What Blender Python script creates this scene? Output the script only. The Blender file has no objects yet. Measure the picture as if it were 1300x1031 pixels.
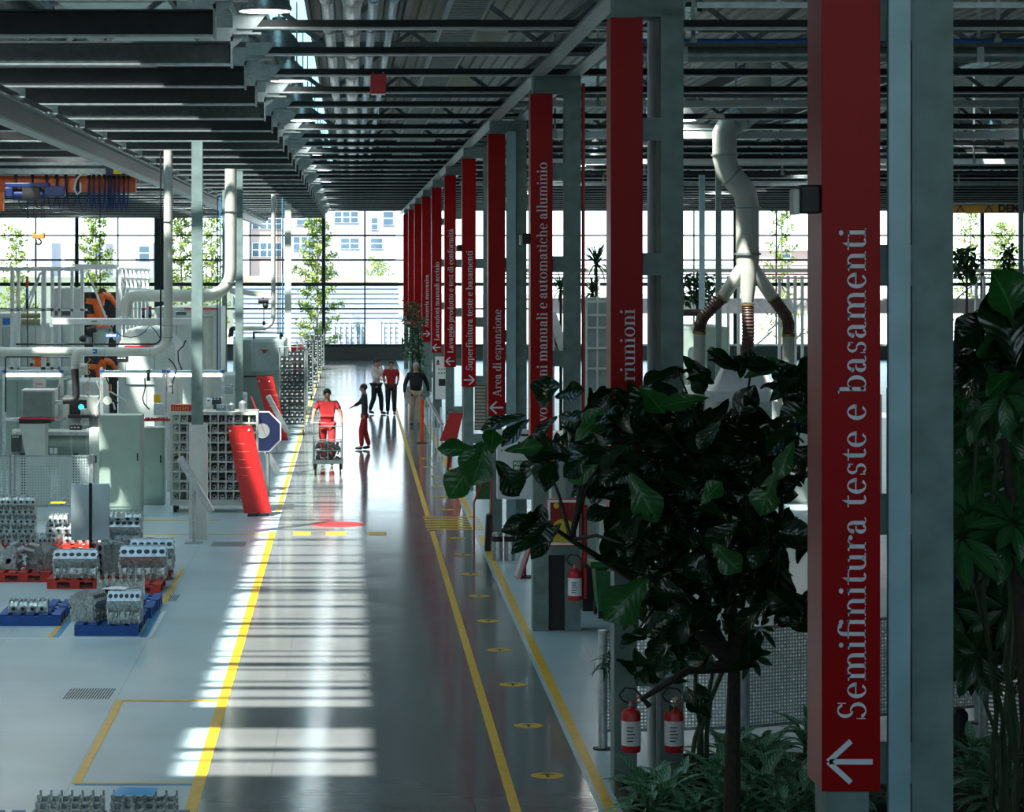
import bpy, bmesh, math, random
from mathutils import Vector, Matrix
R = random.Random(7)
C = bpy.context.scene.collection
PI = math.pi
F, VX, VY, H = 3500.0, 447.0, 334.0, 4.7       # focal length and horizon of the 1300x1031 photograph
def X_(px, d): return (px-VX)*d/F
def Z_(py, d): return H-(py-VY)*d/F
def D_(py): return H*F/(py-VY)

class MB:
    def __init__(s): s.v=[]; s.f=[]
    def add(s, vs, fs):
        n=len(s.v); s.v += [tuple(p) for p in vs]; s.f += [tuple(i+n for i in f) for f in fs]; return s
    def box(s, x0,y0,z0,x1,y1,z1):
        if x0>x1: x0,x1=x1,x0
        if y0>y1: y0,y1=y1,y0
        if z0>z1: z0,z1=z1,z0
        return s.add([(x0,y0,z0),(x1,y0,z0),(x1,y1,z0),(x0,y1,z0),(x0,y0,z1),(x1,y0,z1),(x1,y1,z1),(x0,y1,z1)],
                     [(0,3,2,1),(4,5,6,7),(0,1,5,4),(1,2,6,5),(2,3,7,6),(3,0,4,7)])
    def cbox(s, c, h, M=None):
        vs=[Vector((sx*h[0],sy*h[1],sz*h[2])) for sz in(-1,1) for sx,sy in((-1,-1),(1,-1),(1,1),(-1,1))]
        if M is not None: vs=[M@v for v in vs]
        vs=[v+Vector(c) for v in vs]
        return s.add(vs,[(0,3,2,1),(4,5,6,7),(0,1,5,4),(1,2,6,5),(2,3,7,6),(3,0,4,7)])
    def bar(s, p, q, w, h=None, up=(0,0,1)):
        h = w if h is None else h
        p=Vector(p); q=Vector(q); d=(q-p).normalized(); u=Vector(up)
        if abs(d.dot(u))>.98: u=Vector((0,1,0))
        x=d.cross(u).normalized(); z=x.cross(d)
        vs=[a+x*(i*w/2)+z*(j*h/2) for a in(p,q) for i,j in((-1,-1),(1,-1),(1,1),(-1,1))]
        return s.add(vs,[(0,1,2,3),(4,7,6,5),(0,4,5,1),(1,5,6,2),(2,6,7,3),(3,7,4,0)])
    def ring(s, c, x, y, r, n):
        k=len(s.v)
        for i in range(n):
            a=2*PI*i/n; s.v.append(tuple(Vector(c)+x*(r*math.cos(a))+y*(r*math.sin(a))))
        return k
    def tube(s, pts, r, n=10, caps=True):
        pts=[Vector(p) for p in pts]; rs=r if isinstance(r,(list,tuple)) else [r]*len(pts)
        t=(pts[1]-pts[0]).normalized(); u=Vector((0,0,1)) if abs(t.z)<.9 else Vector((0,1,0))
        x=t.cross(u).normalized(); prev=None; first=None
        for i,p in enumerate(pts):
            if i==0: t=(pts[1]-p).normalized()
            elif i==len(pts)-1: t=(p-pts[i-1]).normalized()
            else: t=((pts[i+1]-p).normalized()+(p-pts[i-1]).normalized()).normalized()
            x=(x-t*x.dot(t)).normalized(); y=t.cross(x)
            k=s.ring(p,x,y,rs[i],n)
            if prev is not None:
                for j in range(n):
                    s.f.append((prev+j,prev+(j+1)%n,k+(j+1)%n,k+j))
            else: first=k
            prev=k
        if caps:
            s.f.append(tuple(first+j for j in reversed(range(n)))); s.f.append(tuple(prev+j for j in range(n)))
        return s
    def cyl(s, p, q, r, n=12, r2=None): return s.tube([p,q],[r, r if r2 is None else r2],n)
    def lathe(s, prof, c, n=16):
        prev=None
        for (r,z) in prof:
            k=s.ring((c[0],c[1],c[2]+z),Vector((1,0,0)),Vector((0,1,0)),max(r,1e-4),n)
            if prev is not None:
                for j in range(n): s.f.append((prev+j,prev+(j+1)%n,k+(j+1)%n,k+j))
            prev=k
        return s
    def sph(s, c, r, n=10, m=7):
        rr=r if isinstance(r,(tuple,list)) else (r,r,r); k=len(s.v)
        for i in range(m+1):
            a=PI*i/m
            for j in range(n):
                b=2*PI*j/n; s.v.append((c[0]+rr[0]*math.sin(a)*math.cos(b),c[1]+rr[1]*math.sin(a)*math.sin(b),c[2]+rr[2]*math.cos(a)))
        for i in range(m):
            for j in range(n): s.f.append((k+i*n+j,k+(i+1)*n+j,k+(i+1)*n+(j+1)%n,k+i*n+(j+1)%n))
        return s
    def prism(s, poly, a, b, axis='y'):
        n=len(poly); k=len(s.v)
        for t in(a,b):
            for (u,w) in poly:
                s.v.append({'y':(u,t,w),'x':(t,u,w),'z':(u,w,t)}[axis])
        s.f.append(tuple(k+i for i in range(n))); s.f.append(tuple(k+n+i for i in reversed(range(n))))
        for i in range(n): s.f.append((k+i,k+n+i,k+n+(i+1)%n,k+(i+1)%n))
        return s
    def xf(s, M, start=0):
        for i in range(start,len(s.v)): s.v[i]=tuple(M@Vector(s.v[i]))
        return s
    def islands(s):
        p=list(range(len(s.v)))
        def fd(i):
            while p[i]!=i: p[i]=p[p[i]]; i=p[i]
            return i
        for f in s.f:
            a=fd(f[0])
            for i in f[1:]: p[fd(i)]=a
        g={}
        for f in s.f: g.setdefault(fd(f[0]),[]).append(f)
        out=[]
        for fs in g.values():
            m=MB(); ix={}
            for f in fs:
                for i in f:
                    if i not in ix: ix[i]=len(m.v); m.v.append(s.v[i])
                m.f.append(tuple(ix[i] for i in f))
            out.append(m)
        return out
    def build(s, name, m, parent=None, at=None, smooth=True, bevel=0):
        if parent is not None and name in SPLIT:
            il=s.islands()
            if 1<len(il)<=100:
                for q in il: o=q.build1(name,m,parent,at,smooth,bevel)
                return o
        return s.build1(name,m,parent,at,smooth,bevel)
    def build1(s, name, m, parent=None, at=None, smooth=True, bevel=0):
        """at = world origin of a top-level mesh; with a parent the mesh shares the parent's origin"""
        o=Vector(ORG[parent.name]) if parent is not None else Vector(at if at is not None else (0,0,0))
        me=bpy.data.meshes.new(name)
        me.from_pydata([tuple(Vector(p)-o) for p in s.v],[],s.f)
        me.validate(); me.update()
        bm=bmesh.new(); bm.from_mesh(me); bmesh.ops.recalc_face_normals(bm, faces=bm.faces); bm.to_mesh(me); bm.free()
        if m is not None: me.materials.append(m)
        if smooth:
            me.polygons.foreach_set('use_smooth',[True]*len(me.polygons)); me.set_sharp_from_angle(angle=.6)
        ob=bpy.data.objects.new(name,me); C.objects.link(ob)
        if parent is not None: ob.parent=parent
        else: ob.location=o
        ORG[ob.name]=tuple(o)
        if bevel:
            b=ob.modifiers.new('b','BEVEL'); b.width=bevel; b.segments=2; b.limit_method='ANGLE'
        return ob
ORG={}
SPLIT=set('tie_plate hanger_clamp cable_trolley festoon_cable upright_bar cross_bar shelf louvre knob tie_bar button_row duct_clamp diagonal easel_leg edge_frame girder_flange rail_flange cladding_rib white_fin hanger fixing_bolt clamp_ring band saddle socket top_beam cross_beam outer_frame walkway_rail hoist_rope power_rail shelf_bar frame_rail side_rail lever crate_side button brace'.split())
def tag(o, label, cat, group=None):
    o['label']=label; o['category']=cat
    if group: o['group']=group
    return o
def thing(name, label, cat, at, group=None):
    o=bpy.data.objects.new(name,None); C.objects.link(o); o.location=at; ORG[o.name]=tuple(at); o.empty_display_size=.1
    return tag(o,label,cat,group)
def struct(o): o['kind']='structure'; return o
def kids(o): return [c for c in ALLK.get(o.name,())] if False else list(o.children)
def dup(o, loc, rotz=None, label=None, group=None, scale=None, top=True, hidden=None):
    c=o.copy(); C.objects.link(c)
    if top:
        c.location=loc
        if rotz is not None: c.rotation_euler=(0,0,rotz)
        if scale is not None: c.scale=scale if isinstance(scale,(tuple,list)) else (scale,)*3
        if label: c['label']=label
        if group: c['group']=group
    for ch in list(o.children):
        k=dup(ch,None,top=False); k.parent=c
    return c
ORD='first second third fourth fifth sixth seventh eighth ninth tenth eleventh twelfth thirteenth fourteenth fifteenth sixteenth seventeenth eighteenth nineteenth twentieth'.split()
def ordn(i):
    if i<20: return ORD[i]
    T={2:'twenty',3:'thirty',4:'forty',5:'fifty',6:'sixty'}; t,u=divmod(i+1,10)
    return (T[t]+'-'+ORD[u-1]) if u else {3:'thirtieth',4:'fortieth',5:'fiftieth',6:'sixtieth'}[t]

# ---------------------------------------------------------------- materials
MC={}
def mat(name, col, rough=.5, metal=0., var=.12, scale=6., bump=0., spec=.5, coat=0., emit=0., ecol=None):
    if name in MC: return MC[name]
    m=bpy.data.materials.new(name); m.use_nodes=True; nt=m.node_tree; N=nt.nodes; L=nt.links
    b=N['Principled BSDF']; b.inputs['Roughness'].default_value=rough; b.inputs['Metallic'].default_value=metal
    b.inputs['Specular IOR Level'].default_value=spec; b.inputs['Coat Weight'].default_value=coat; b.inputs['Coat Roughness'].default_value=.06
    tc=N.new('ShaderNodeTexCoord'); nz=N.new('ShaderNodeTexNoise'); nz.inputs['Scale'].default_value=scale; nz.inputs['Detail'].default_value=4
    L.new(tc.outputs['Object'],nz.inputs['Vector'])
    mr=N.new('ShaderNodeMapRange'); mr.inputs['From Min'].default_value=.3; mr.inputs['From Max'].default_value=.7
    mr.inputs['To Min'].default_value=1-var; mr.inputs['To Max'].default_value=1+var; L.new(nz.outputs['Fac'],mr.inputs['Value'])
    mx=N.new('ShaderNodeVectorMath'); mx.operation='SCALE'; mx.inputs[0].default_value=col; L.new(mr.outputs['Result'],mx.inputs['Scale'])
    L.new(mx.outputs['Vector'],b.inputs['Base Color'])
    if bump:
        bp=N.new('ShaderNodeBump'); bp.inputs['Strength'].default_value=bump; bp.inputs['Distance'].default_value=.02
        L.new(nz.outputs['Fac'],bp.inputs['Height']); L.new(bp.outputs['Normal'],b.inputs['Normal'])
    if emit:
        b.inputs['Emission Color'].default_value=(*(ecol or col),1); b.inputs['Emission Strength'].default_value=emit
    MC[name]=m; return m
STEEL=mat('galvanised_steel',(.28,.34,.34),.42,.6,.2,9)
BEAM=mat('beam_steel',(.06,.075,.075),.38,.65,.25,14)
DARK=mat('dark_steel',(.010,.013,.014),.55,.2,.3,8)
BLACK=mat('black_rubber',(.012,.012,.013),.6,0,.2)
COLM=mat('column_paint',(.15,.22,.21),.6,.1,.22,5,.05)
COLL=mat('column_cover_paint',(.27,.42,.46),.45,.15,.14,3)
REDS=mat('sign_red',(.31,.002,.003),.35,0,.05,2,spec=.12)
REDP=mat('red_paint',(.5,.018,.018),.35,0,.1,5)
LETT=mat('sign_lettering',(.66,.72,.78),.5,0,.03)
WHITE=mat('machine_white',(.43,.49,.46),.42,0,.08,4)
WFRAME=mat('white_frame_paint',(.56,.6,.59),.45,0,.08,4)
GGREY=mat('machine_grey_green',(.27,.36,.31),.45,0,.08,3)
PIPEW=mat('pipe_cream',(.47,.5,.44),.4,0,.08,4)
ALU=mat('cast_aluminium',(.47,.53,.52),.36,.5,.45,26,.5)
ALU2=mat('machined_aluminium',(.5,.54,.55),.3,.7,.2,15)
DECKAL=mat('deck_aluminium',(.40,.44,.46),.35,.4,.2,15)
SHAFTM=mat('forged_shaft_steel',(.07,.09,.09),.35,.7,.5,40)
SHEET=mat('brushed_sheet',(.5,.6,.62),.25,.7,.12,3)
YEL=mat('yellow_floor_paint',(.72,.42,.012),.35,0,.12,7)
BLUEP=mat('blue_pallet_paint',(.003,.07,.30),.5,0,.2,9)
REDPAL=mat('red_pallet_paint',(.5,.03,.015),.5,0,.2,9)
BLUE=mat('blue_paint',(.01,.11,.45),.4,0,.1)
BLUET=mat('blue_tape',(.02,.22,.42),.4,0,.1)
ORANGE=mat('orange_paint',(.62,.11,.012),.45,0,.2,9)
NAVY=mat('navy_paint',(.008,.014,.05),.4,0,.2)
GREENB=mat('green_plastic',(.006,.12,.02),.4,0,.15)
WP=mat('white_plastic',(.75,.77,.78),.4,0,.05)
FILLG=mat('fill_lamp_glow',(1,.97,.93),.5,emit=60,ecol=(.95,.98,.93)); LAMPA=mat('lamp_glow_soft',(1,.97,.93),.5,emit=6,ecol=(1,.97,.95))
TUBEG=mat('tube_glow',(1,.86,.68),.5,emit=7,ecol=(1,.86,.68))
LAMPS=mat('lamp_reflector',(.3,.34,.34),.35,.7,.25,14)
DECK=mat('roof_deck_sheet',(.2,.215,.195),.6,.1,.15,3)
WALLD=mat('dark_wall_cladding',(.10,.12,.12),.6,.1,.15,2)
WALLG=mat('grey_sill_wall',(.15,.19,.18),.6,0,.1,2)
MULL=mat('window_steel',(.03,.055,.055),.5,.2,.1)
SOIL=mat('potting_soil',(.02,.015,.01),.9,0,.4,20,.5)
BARK=mat('bark',(.03,.025,.018),.8,0,.4,20,.5)
SKIN=mat('skin',(.42,.22,.15),.55,0,.06)
HAIRD=mat('dark_hair',(.015,.011,.01),.6,0,.1); HAIRG=mat('grey_hair',(.35,.34,.33),.6,0,.1)
SHIRTR=mat('red_cloth',(.36,.012,.014),.8,0,.12,9); SHIRTW=mat('pale_pink_cloth',(.72,.62,.62),.8,0,.1,9)
CLB=mat('black_cloth',(.012,.012,.016),.8,0,.2,9); KHAKI=mat('khaki_cloth',(.46,.36,.25),.85,0,.12,9)
HOSE=mat('brown_flex_hose',(.10,.055,.045),.5,.2,.25,30)

def noise_ramp(N,L,vec,scale,lo,hi,detail=3):
    nz=N.new('ShaderNodeTexNoise'); nz.inputs['Scale'].default_value=scale; nz.inputs['Detail'].default_value=detail; L.new(vec,nz.inputs['Vector'])
    mr=N.new('ShaderNodeMapRange'); mr.inputs['From Min'].default_value=.3; mr.inputs['From Max'].default_value=.7
    mr.inputs['To Min'].default_value=lo; mr.inputs['To Max'].default_value=hi; L.new(nz.outputs['Fac'],mr.inputs['Value']); return mr.outputs['Result']
def math_(N,L,op,a,b):
    n=N.new('ShaderNodeMath'); n.operation=op
    for i,v in enumerate((a,b)):
        if hasattr(v,'links'): L.new(v,n.inputs[i])
        else: n.inputs[i].default_value=v
    return n.outputs[0]
def floor_mat():
    m=bpy.data.materials.new('resin_floor'); m.use_nodes=True; nt=m.node_tree; N=nt.nodes; L=nt.links; b=N['Principled BSDF']
    g=N.new('ShaderNodeNewGeometry'); sp=N.new('ShaderNodeSeparateXYZ'); L.new(g.outputs['Position'],sp.inputs[0])
    a=math_(N,L,'GREATER_THAN',sp.outputs['X'],-1.33); c=math_(N,L,'LESS_THAN',sp.outputs['X'],2.12); lane=math_(N,L,'MULTIPLY',a,c)
    mx=N.new('ShaderNodeMix'); mx.data_type='RGBA'; L.new(lane,mx.inputs['Factor'])
    mx.inputs['A'].default_value=(.39,.52,.555,1); mx.inputs['B'].default_value=(.17,.185,.185,1)
    v=noise_ramp(N,L,g.outputs['Position'],.7,.9,1.1)
    # joints every 3.6 m across and along
    def joint(s,step,off):
        t=math_(N,L,'MODULO',math_(N,L,'ADD',s,off+400.),step); return math_(N,L,'LESS_THAN',t,.012)
    j=math_(N,L,'MAXIMUM',joint(sp.outputs['X'],1.8,.35),joint(sp.outputs['Y'],3.63,.9))
    v2=math_(N,L,'MULTIPLY',v,math_(N,L,'SUBTRACT',1.0,math_(N,L,'MULTIPLY',j,.3)))
    sc=N.new('ShaderNodeVectorMath'); sc.operation='SCALE'; L.new(mx.outputs['Result'],sc.inputs[0]); L.new(v2,sc.inputs['Scale'])
    L.new(sc.outputs['Vector'],b.inputs['Base Color'])
    r=noise_ramp(N,L,g.outputs['Position'],1.3,.0,.04)
    rr=math_(N,L,'ADD',r,math_(N,L,'SUBTRACT',.3,math_(N,L,'MULTIPLY',lane,.21)))
    L.new(rr,b.inputs['Roughness'])
    mp=N.new('ShaderNodeMapping'); mp.inputs['Scale'].default_value=(1.2,5,1); L.new(g.outputs['Position'],mp.inputs['Vector'])
    nz=N.new('ShaderNodeTexNoise'); nz.inputs['Scale'].default_value=2.2; nz.inputs['Detail'].default_value=2; L.new(mp.outputs['Vector'],nz.inputs['Vector'])
    bp=N.new('ShaderNodeBump'); bp.inputs['Strength'].default_value=.05; bp.inputs['Distance'].default_value=.01; L.new(nz.outputs['Fac'],bp.inputs['Height']); L.new(bp.outputs['Normal'],b.inputs['Normal'])
    return m
def glass_mat():
    m=bpy.data.materials.new('window_glass'); m.use_nodes=True; nt=m.node_tree; N=nt.nodes; L=nt.links
    N.remove(N['Principled BSDF']); t=N.new('ShaderNodeBsdfTransparent'); t.inputs[0].default_value=(.93,.97,.97,1)
    g=N.new('ShaderNodeBsdfGlossy'); g.inputs['Roughness'].default_value=.02; fr=N.new('ShaderNodeFresnel'); fr.inputs[0].default_value=1.25
    mx=N.new('ShaderNodeMixShader'); L.new(fr.outputs[0],mx.inputs[0]); L.new(t.outputs[0],mx.inputs[1]); L.new(g.outputs[0],mx.inputs[2])
    L.new(mx.outputs[0],N['Material Output'].inputs['Surface']); return m
def perf_mat(name,col,px,pz,r,slat=False):
    """sheet metal with a grid of punched holes in the plane of local x,z"""
    m=bpy.data.materials.new(name); m.use_nodes=True; nt=m.node_tree; N=nt.nodes; L=nt.links; b=N['Principled BSDF']
    b.inputs['Base Color'].default_value=(*col,1); b.inputs['Metallic'].default_value=.4; b.inputs['Roughness'].default_value=.4
    g=N.new('ShaderNodeTexCoord'); sp=N.new('ShaderNodeSeparateXYZ'); L.new(g.outputs['Object'],sp.inputs[0])
    def cell(s,p):
        t=math_(N,L,'MODULO',math_(N,L,'ADD',s,p*4000),p); return math_(N,L,'SUBTRACT',t,p/2)
    x=cell(sp.outputs['X'],px); z=cell(sp.outputs['Z'],pz)
    if slat: hole=math_(N,L,'LESS_THAN',math_(N,L,'ABSOLUTE',z,0),r)
    else:
        d=math_(N,L,'ADD',math_(N,L,'MULTIPLY',x,x),math_(N,L,'MULTIPLY',z,z)); hole=math_(N,L,'LESS_THAN',d,r*r)
    t=N.new('ShaderNodeBsdfTransparent'); mx=N.new('ShaderNodeMixShader'); L.new(hole,mx.inputs[0]); L.new(b.outputs[0],mx.inputs[1]); L.new(t.outputs[0],mx.inputs[2])
    L.new(mx.outputs[0],N['Material Output'].inputs['Surface']); return m
def leaf_mat(name,c1,c2,rough=.28,veins=False):
    m=bpy.data.materials.new(name); m.use_nodes=True; nt=m.node_tree; N=nt.nodes; L=nt.links; b=N['Principled BSDF']
    uv=N.new('ShaderNodeUVMap'); sp=N.new('ShaderNodeSeparateXYZ'); L.new(uv.outputs[0],sp.inputs[0])
    g=N.new('ShaderNodeNewGeometry'); mx=N.new('ShaderNodeMix'); mx.data_type='RGBA'
    mx.inputs['A'].default_value=(*c1,1); mx.inputs['B'].default_value=(*c2,1)
    # side veins run obliquely from the midrib: u across (-1..1), v along
    au=math_(N,L,'ABSOLUTE',sp.outputs['X'],0)
    s=math_(N,L,'SINE',math_(N,L,'MULTIPLY',math_(N,L,'SUBTRACT',sp.outputs['Y'],math_(N,L,'MULTIPLY',au,.22)),46.),0)
    vein=math_(N,L,'POWER',math_(N,L,'MAXIMUM',s,0.),6. if not veins else 1.2)
    mid=math_(N,L,'LESS_THAN',au,.05)
    f=math_(N,L,'MAXIMUM',math_(N,L,'MULTIPLY',vein,.14 if not veins else .9),math_(N,L,'MULTIPLY',mid,.8))
    nf=noise_ramp(N,L,g.outputs['Position'],2.5,0,.35); f=math_(N,L,'ADD',f,nf)
    L.new(f,mx.inputs['Factor']); L.new(mx.outputs['Result'],b.inputs['Base Color'])
    b.inputs['Roughness'].default_value=rough; b.inputs['Subsurface Weight'].default_value=0
    bp=N.new('ShaderNodeBump'); bp.inputs['Strength'].default_value=.12; bp.inputs['Distance'].default_value=.01; L.new(s,bp.inputs['Height']); L.new(bp.outputs['Normal'],b.inputs['Normal'])
    tr=N.new('ShaderNodeBsdfTranslucent'); tr.inputs[0].default_value=(c2[0]*1.1,c2[1]*1.3,c2[2]*.7,1)
    ms=N.new('ShaderNodeMixShader'); ms.inputs[0].default_value=.1; L.new(b.outputs[0],ms.inputs[1]); L.new(tr.outputs[0],ms.inputs[2]); L.new(ms.outputs[0],N['Material Output'].inputs['Surface'])
    return m
FLOORM=floor_mat(); GLASS=glass_mat()
FIG=leaf_mat('fig_leaf',(.0015,.012,.003),(.012,.07,.018),.2); HERO=leaf_mat('fig_leaf_bright',(.008,.075,.012),(.06,.26,.06),.25)  # second material is a brighter green copy of the fig leaf
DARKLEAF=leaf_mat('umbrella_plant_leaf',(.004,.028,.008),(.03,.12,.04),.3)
UMBLIT=leaf_mat('lit_umbrella_leaf',(.012,.07,.02),(.07,.22,.08),.3)  # lighter copy of the umbrella leaf, its brightness painted in place of light
AGLA=leaf_mat('striped_leaf',(.008,.06,.025),(.27,.55,.38),.35,True)
TREEL=leaf_mat('outdoor_leaf',(.035,.09,.02),(.20,.26,.04),.6)

# ---------------------------------------------------------------- camera, world, sun
cam=bpy.data.cameras.new('camera'); co=bpy.data.objects.new('camera',cam); C.objects.link(co)
co.location=(0,0,H); co.rotation_euler=(PI/2,0,0); cam.sensor_fit='HORIZONTAL'; cam.sensor_width=36; cam.lens=36*F/1300
cam.shift_x=(650-VX)/1300; cam.shift_y=-(515.5-VY)/1300; cam.clip_start=.1; cam.clip_end=2000
bpy.context.scene.camera=co
sc=bpy.context.scene
sc.view_settings.view_transform='Standard'; sc.view_settings.look='None'; sc.view_settings.exposure=.95; sc.view_settings.gamma=1
sc.cycles.max_bounces=8; sc.cycles.diffuse_bounces=4; sc.cycles.glossy_bounces=4; sc.cycles.transparent_max_bounces=24
sc.cycles.sample_clamp_indirect=6; sc.cycles.caustics_reflective=False; sc.cycles.caustics_refractive=False
w=bpy.data.worlds.new('sky'); sc.world=w; w.use_nodes=True; N=w.node_tree.nodes; L=w.node_tree.links
tc=N.new('ShaderNodeTexCoord'); sp=N.new('ShaderNodeSeparateXYZ'); L.new(tc.outputs['Generated'],sp.inputs[0])
cr=N.new('ShaderNodeValToRGB'); cr.color_ramp.elements[0].position=.0; cr.color_ramp.elements[0].color=(.86,.96,1,1)
cr.color_ramp.elements[1].position=.5; cr.color_ramp.elements[1].color=(.40,.70,.95,1); L.new(sp.outputs['Z'],cr.inputs[0])
L.new(cr.outputs[0],N['Background'].inputs['Color']); N['Background'].inputs['Strength'].default_value=2.4
sun=bpy.data.lights.new('sun','SUN'); so=bpy.data.objects.new('sun',sun); C.objects.link(so); sun.energy=10; sun.angle=.02; sun.color=(1,.90,.84)
SUND=Vector((.30,.42,-.86)).normalized(); so.rotation_euler=SUND.to_track_quat('-Z','Y').to_euler(); so.location=(-5,-5,30)
# ================================================================ building shell
YB,YE,XL,XR,ZR=-6.,134.,-20.,36.,9.0
def S(name,mb,m,**k): return struct(mb.build(name,m,**k))
S('floor',MB().box(XL,YB,-.3,XR,YE,0),FLOORM,smooth=False)
S('ground',MB().box(-160,YE+.3,-.4,160,420,-.1),mat('dusty_ground',(.32,.29,.25),.9,0,.2,.3),smooth=False)
S('wall_left',MB().box(XL-.3,YB,0,XL,YE,ZR),WALLD,smooth=False)
S('wall_right',MB().box(XR,YB,0,XR+.3,YE,ZR),WALLD,smooth=False)
S('wall_rear',MB().box(XL,YB-.3,0,XR,YB,5.8).box(XL,YB-.3,8.4,XR,YB,ZR+.1),WALLD,smooth=False)
m=MB()
for i in range(15): m.box(XL+4*i-.06,YB-.2,5.8,XL+4*i+.06,YB-.05,8.4)
for z in(7.1,): m.box(XL,YB-.15,z-.04,XR,YB-.08,z+.04)
wn=S('window_30',m,MULL,at=(8,YB,5.8),smooth=False); MB().box(XL,YB-.18,5.8,XR,YB-.17,8.4).build('pane',GLASS,wn,smooth=False)  # unseen window band, added to light the faces turned to the camera
S('wall_end',MB().box(XL,YE,0,XR,YE+.25,.72),WALLG,smooth=False)
S('trim_1',MB().box(XL,YE-.12,.68,XR,YE+.02,.76),MULL,smooth=False)
S('wall_end_fascia',MB().box(XL,YE,7.23,XR,YE+.25,ZR+.1),WALLD,smooth=False)
PORT=[]
for n,k in enumerate(range(-5,10)):
    x0=-1.38+4*k; x1=x0+4
    x0=max(x0,XL); x1=min(x1,XR)
    if x1-x0<.5: continue
    m=MB(); wd=.23 if k==-2 else .085
    m.box(x0-wd,YE-.1,.76,x0+wd,YE+.12,7.23)
    m.box((x0+x1)/2-.035,YE,.76,(x0+x1)/2+.035,YE+.1,7.23)
    for z,t in((6.04,.04),(4.85,.04),(3.67,.085),(2.48,.04)): m.box(x0,YE,z-t,x1,YE+.08,z+t)
    wn=S('window_%d'%(n+1),m,MULL,at=(x0,YE,.76),smooth=False)
    MB().box(x0,YE+.035,.76,x1,YE+.045,7.23).build('pane',GLASS,wn,smooth=False)
# roof: ribbed steel deck with glazed slots running lengthwise
def deck(x0,x1,y0,y1):
    v=[];f=[];x=x0;i=0
    prof=[(0,0),(.09,0),(.12,.05),(.21,.05),(.24,0)]
    pts=[]
    while x<x1:
        for a,b in prof[:-1]:
            if x+a<x1: pts.append((x+a,ZR+b))
        x+=.24
    pts.append((x1,ZR))
    n=len(pts)
    m=MB(); m.add([(p[0],y0,p[1]) for p in pts]+[(p[0],y1,p[1]) for p in pts],[(i,i+1,n+i+1,n+i) for i in range(n-1)])
    m.box(x0,y0,ZR+.08,x1,y1,ZR+.2)
    return m
SL=[(-5.1,-2.92,20.8,123),(-7.9,-7.2,40,123),(5.2,5.8,46,123),(13.,13.6,46,123)]
m=MB(); xs=XL
for (a,b,y0,y1) in sorted(SL):
    q=deck(xs,a,YB,YE); m.add(q.v,q.f)
    for (u,t) in((YB,y0),(y1,YE)):
        q=deck(a,b,u,t); m.add(q.v,q.f)
    xs=b
q=deck(xs,XR,YB,YE); m.add(q.v,q.f)
S('ceiling',m,DECK,smooth=False)
rg=random.Random(8)
for n,(a,b,y0,y1) in enumerate(SL):
    g=MB(); y=y0
    while y<y1:
        t=rg.choice((.03,.04,.05,.07,.12,.2)) if n==0 else .06
        if n==0 and 22.6<y<24: t=1.25; y=23.45
        g.box(a,y,ZR-.02,b,y+t,ZR+.1); y+=t+(rg.uniform(.3,1.5) if n==0 else .9)
    for x in(a,b): g.box(x-.04,y0,ZR-.1,x+.04,y1,ZR+.12)
    wn=S('window_%d'%(16+n),g,MULL,at=(a,y0,ZR),smooth=False)
    MB().box(a,y0,ZR+.13,b,y1,ZR+.14).build('pane',GLASS,wn,smooth=False)
def portal(loc,rot,sx,sy):
    l=bpy.data.lights.new('daylight_portal','AREA'); l.shape='RECTANGLE'; l.size=sx; l.size_y=sy; l.cycles.is_portal=True
    o=bpy.data.objects.new('daylight_portal',l); C.objects.link(o); o.location=loc; o.rotation_euler=rot
portal(((XL+XR)/2,YE+.3,4),(-PI/2,0,0),XR-XL,6.5)
portal(((XL+XR)/2,YB-.4,7.1),(PI/2,0,0),XR-XL,2.8)
OPAL=mat('opal_rooflight_pane',(.6,.85,.95),.5,emit=.8,ecol=(.45,.85,1))
op=thing('opal_rooflight','long narrow opal rooflight glowing blue above the inner ends of the left beams','rooflight',(-1.1,20,8.9)); MB().box(-1.42,20,8.95,-.75,130,8.97).build('pane',OPAL,op,smooth=False); m=MB(); m.box(-1.48,20,8.8,-1.42,130,8.99); m.box(-.75,20,8.8,-.69,130,8.99); m.build('curb',DECK,op,smooth=False)
for (a,b,y0,y1) in SL: portal(((a+b)/2,(y0+y1)/2,ZR+.3),(0,0,0),b-a,y1-y0)

# ================================================================ overhead steel
BY=[21.65+3.63*k for k in range(30)]
for k,y in enumerate(BY):
    c=thing('roof_crossbar','%s dark roof crossbar from the camera, spanning the aisle and right bays'%ordn(k),'crossbar',(-1.2,y,7.15),'roof crossbars over the aisle')
    MB().box(-1.2,y-.03,7.17,XR,y+.03,7.25).build('web',DARK,c,smooth=False)
    MB().box(-1.2,y-.09,7.15,XR,y+.09,7.17).build('lower_flange',STEEL,c,smooth=False)
    b=thing('ceiling_beam','%s steel ceiling beam from the camera, left of the aisle'%ordn(k),'beam',(-1.25,y,6.77),'steel beams over the left bays')
    m=MB(); m.box(XL,y-.012,6.79,-1.27,y+.012,7.0); m.box(XL,y-.1,7.0,-1.27,y+.1,7.02)
    m.build('web',DARK if k%3!=2 else BEAM,b,smooth=False)
    MB().box(XL,y-.1,6.77,-1.27,y+.1,6.79).build('lower_flange',STEEL,b,smooth=False)
    MB().box(-1.27,y-.11,6.75,-1.25,y+.11,7.07).build('end_plate',STEEL,b,smooth=False)
    m=MB(); m.prism([(-1.25,6.95),(-1.02,7.15),(-.9,7.3),(-1.25,7.3)],y-.05,y-.03); m.box(-1.25,y-.12,7.09,-.95,y-.03,7.11)
    m.box(-1.6,y-.11,7.02,-1.25,y-.05,7.16)
    m.build('gusset',STEEL,b,smooth=False)
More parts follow.
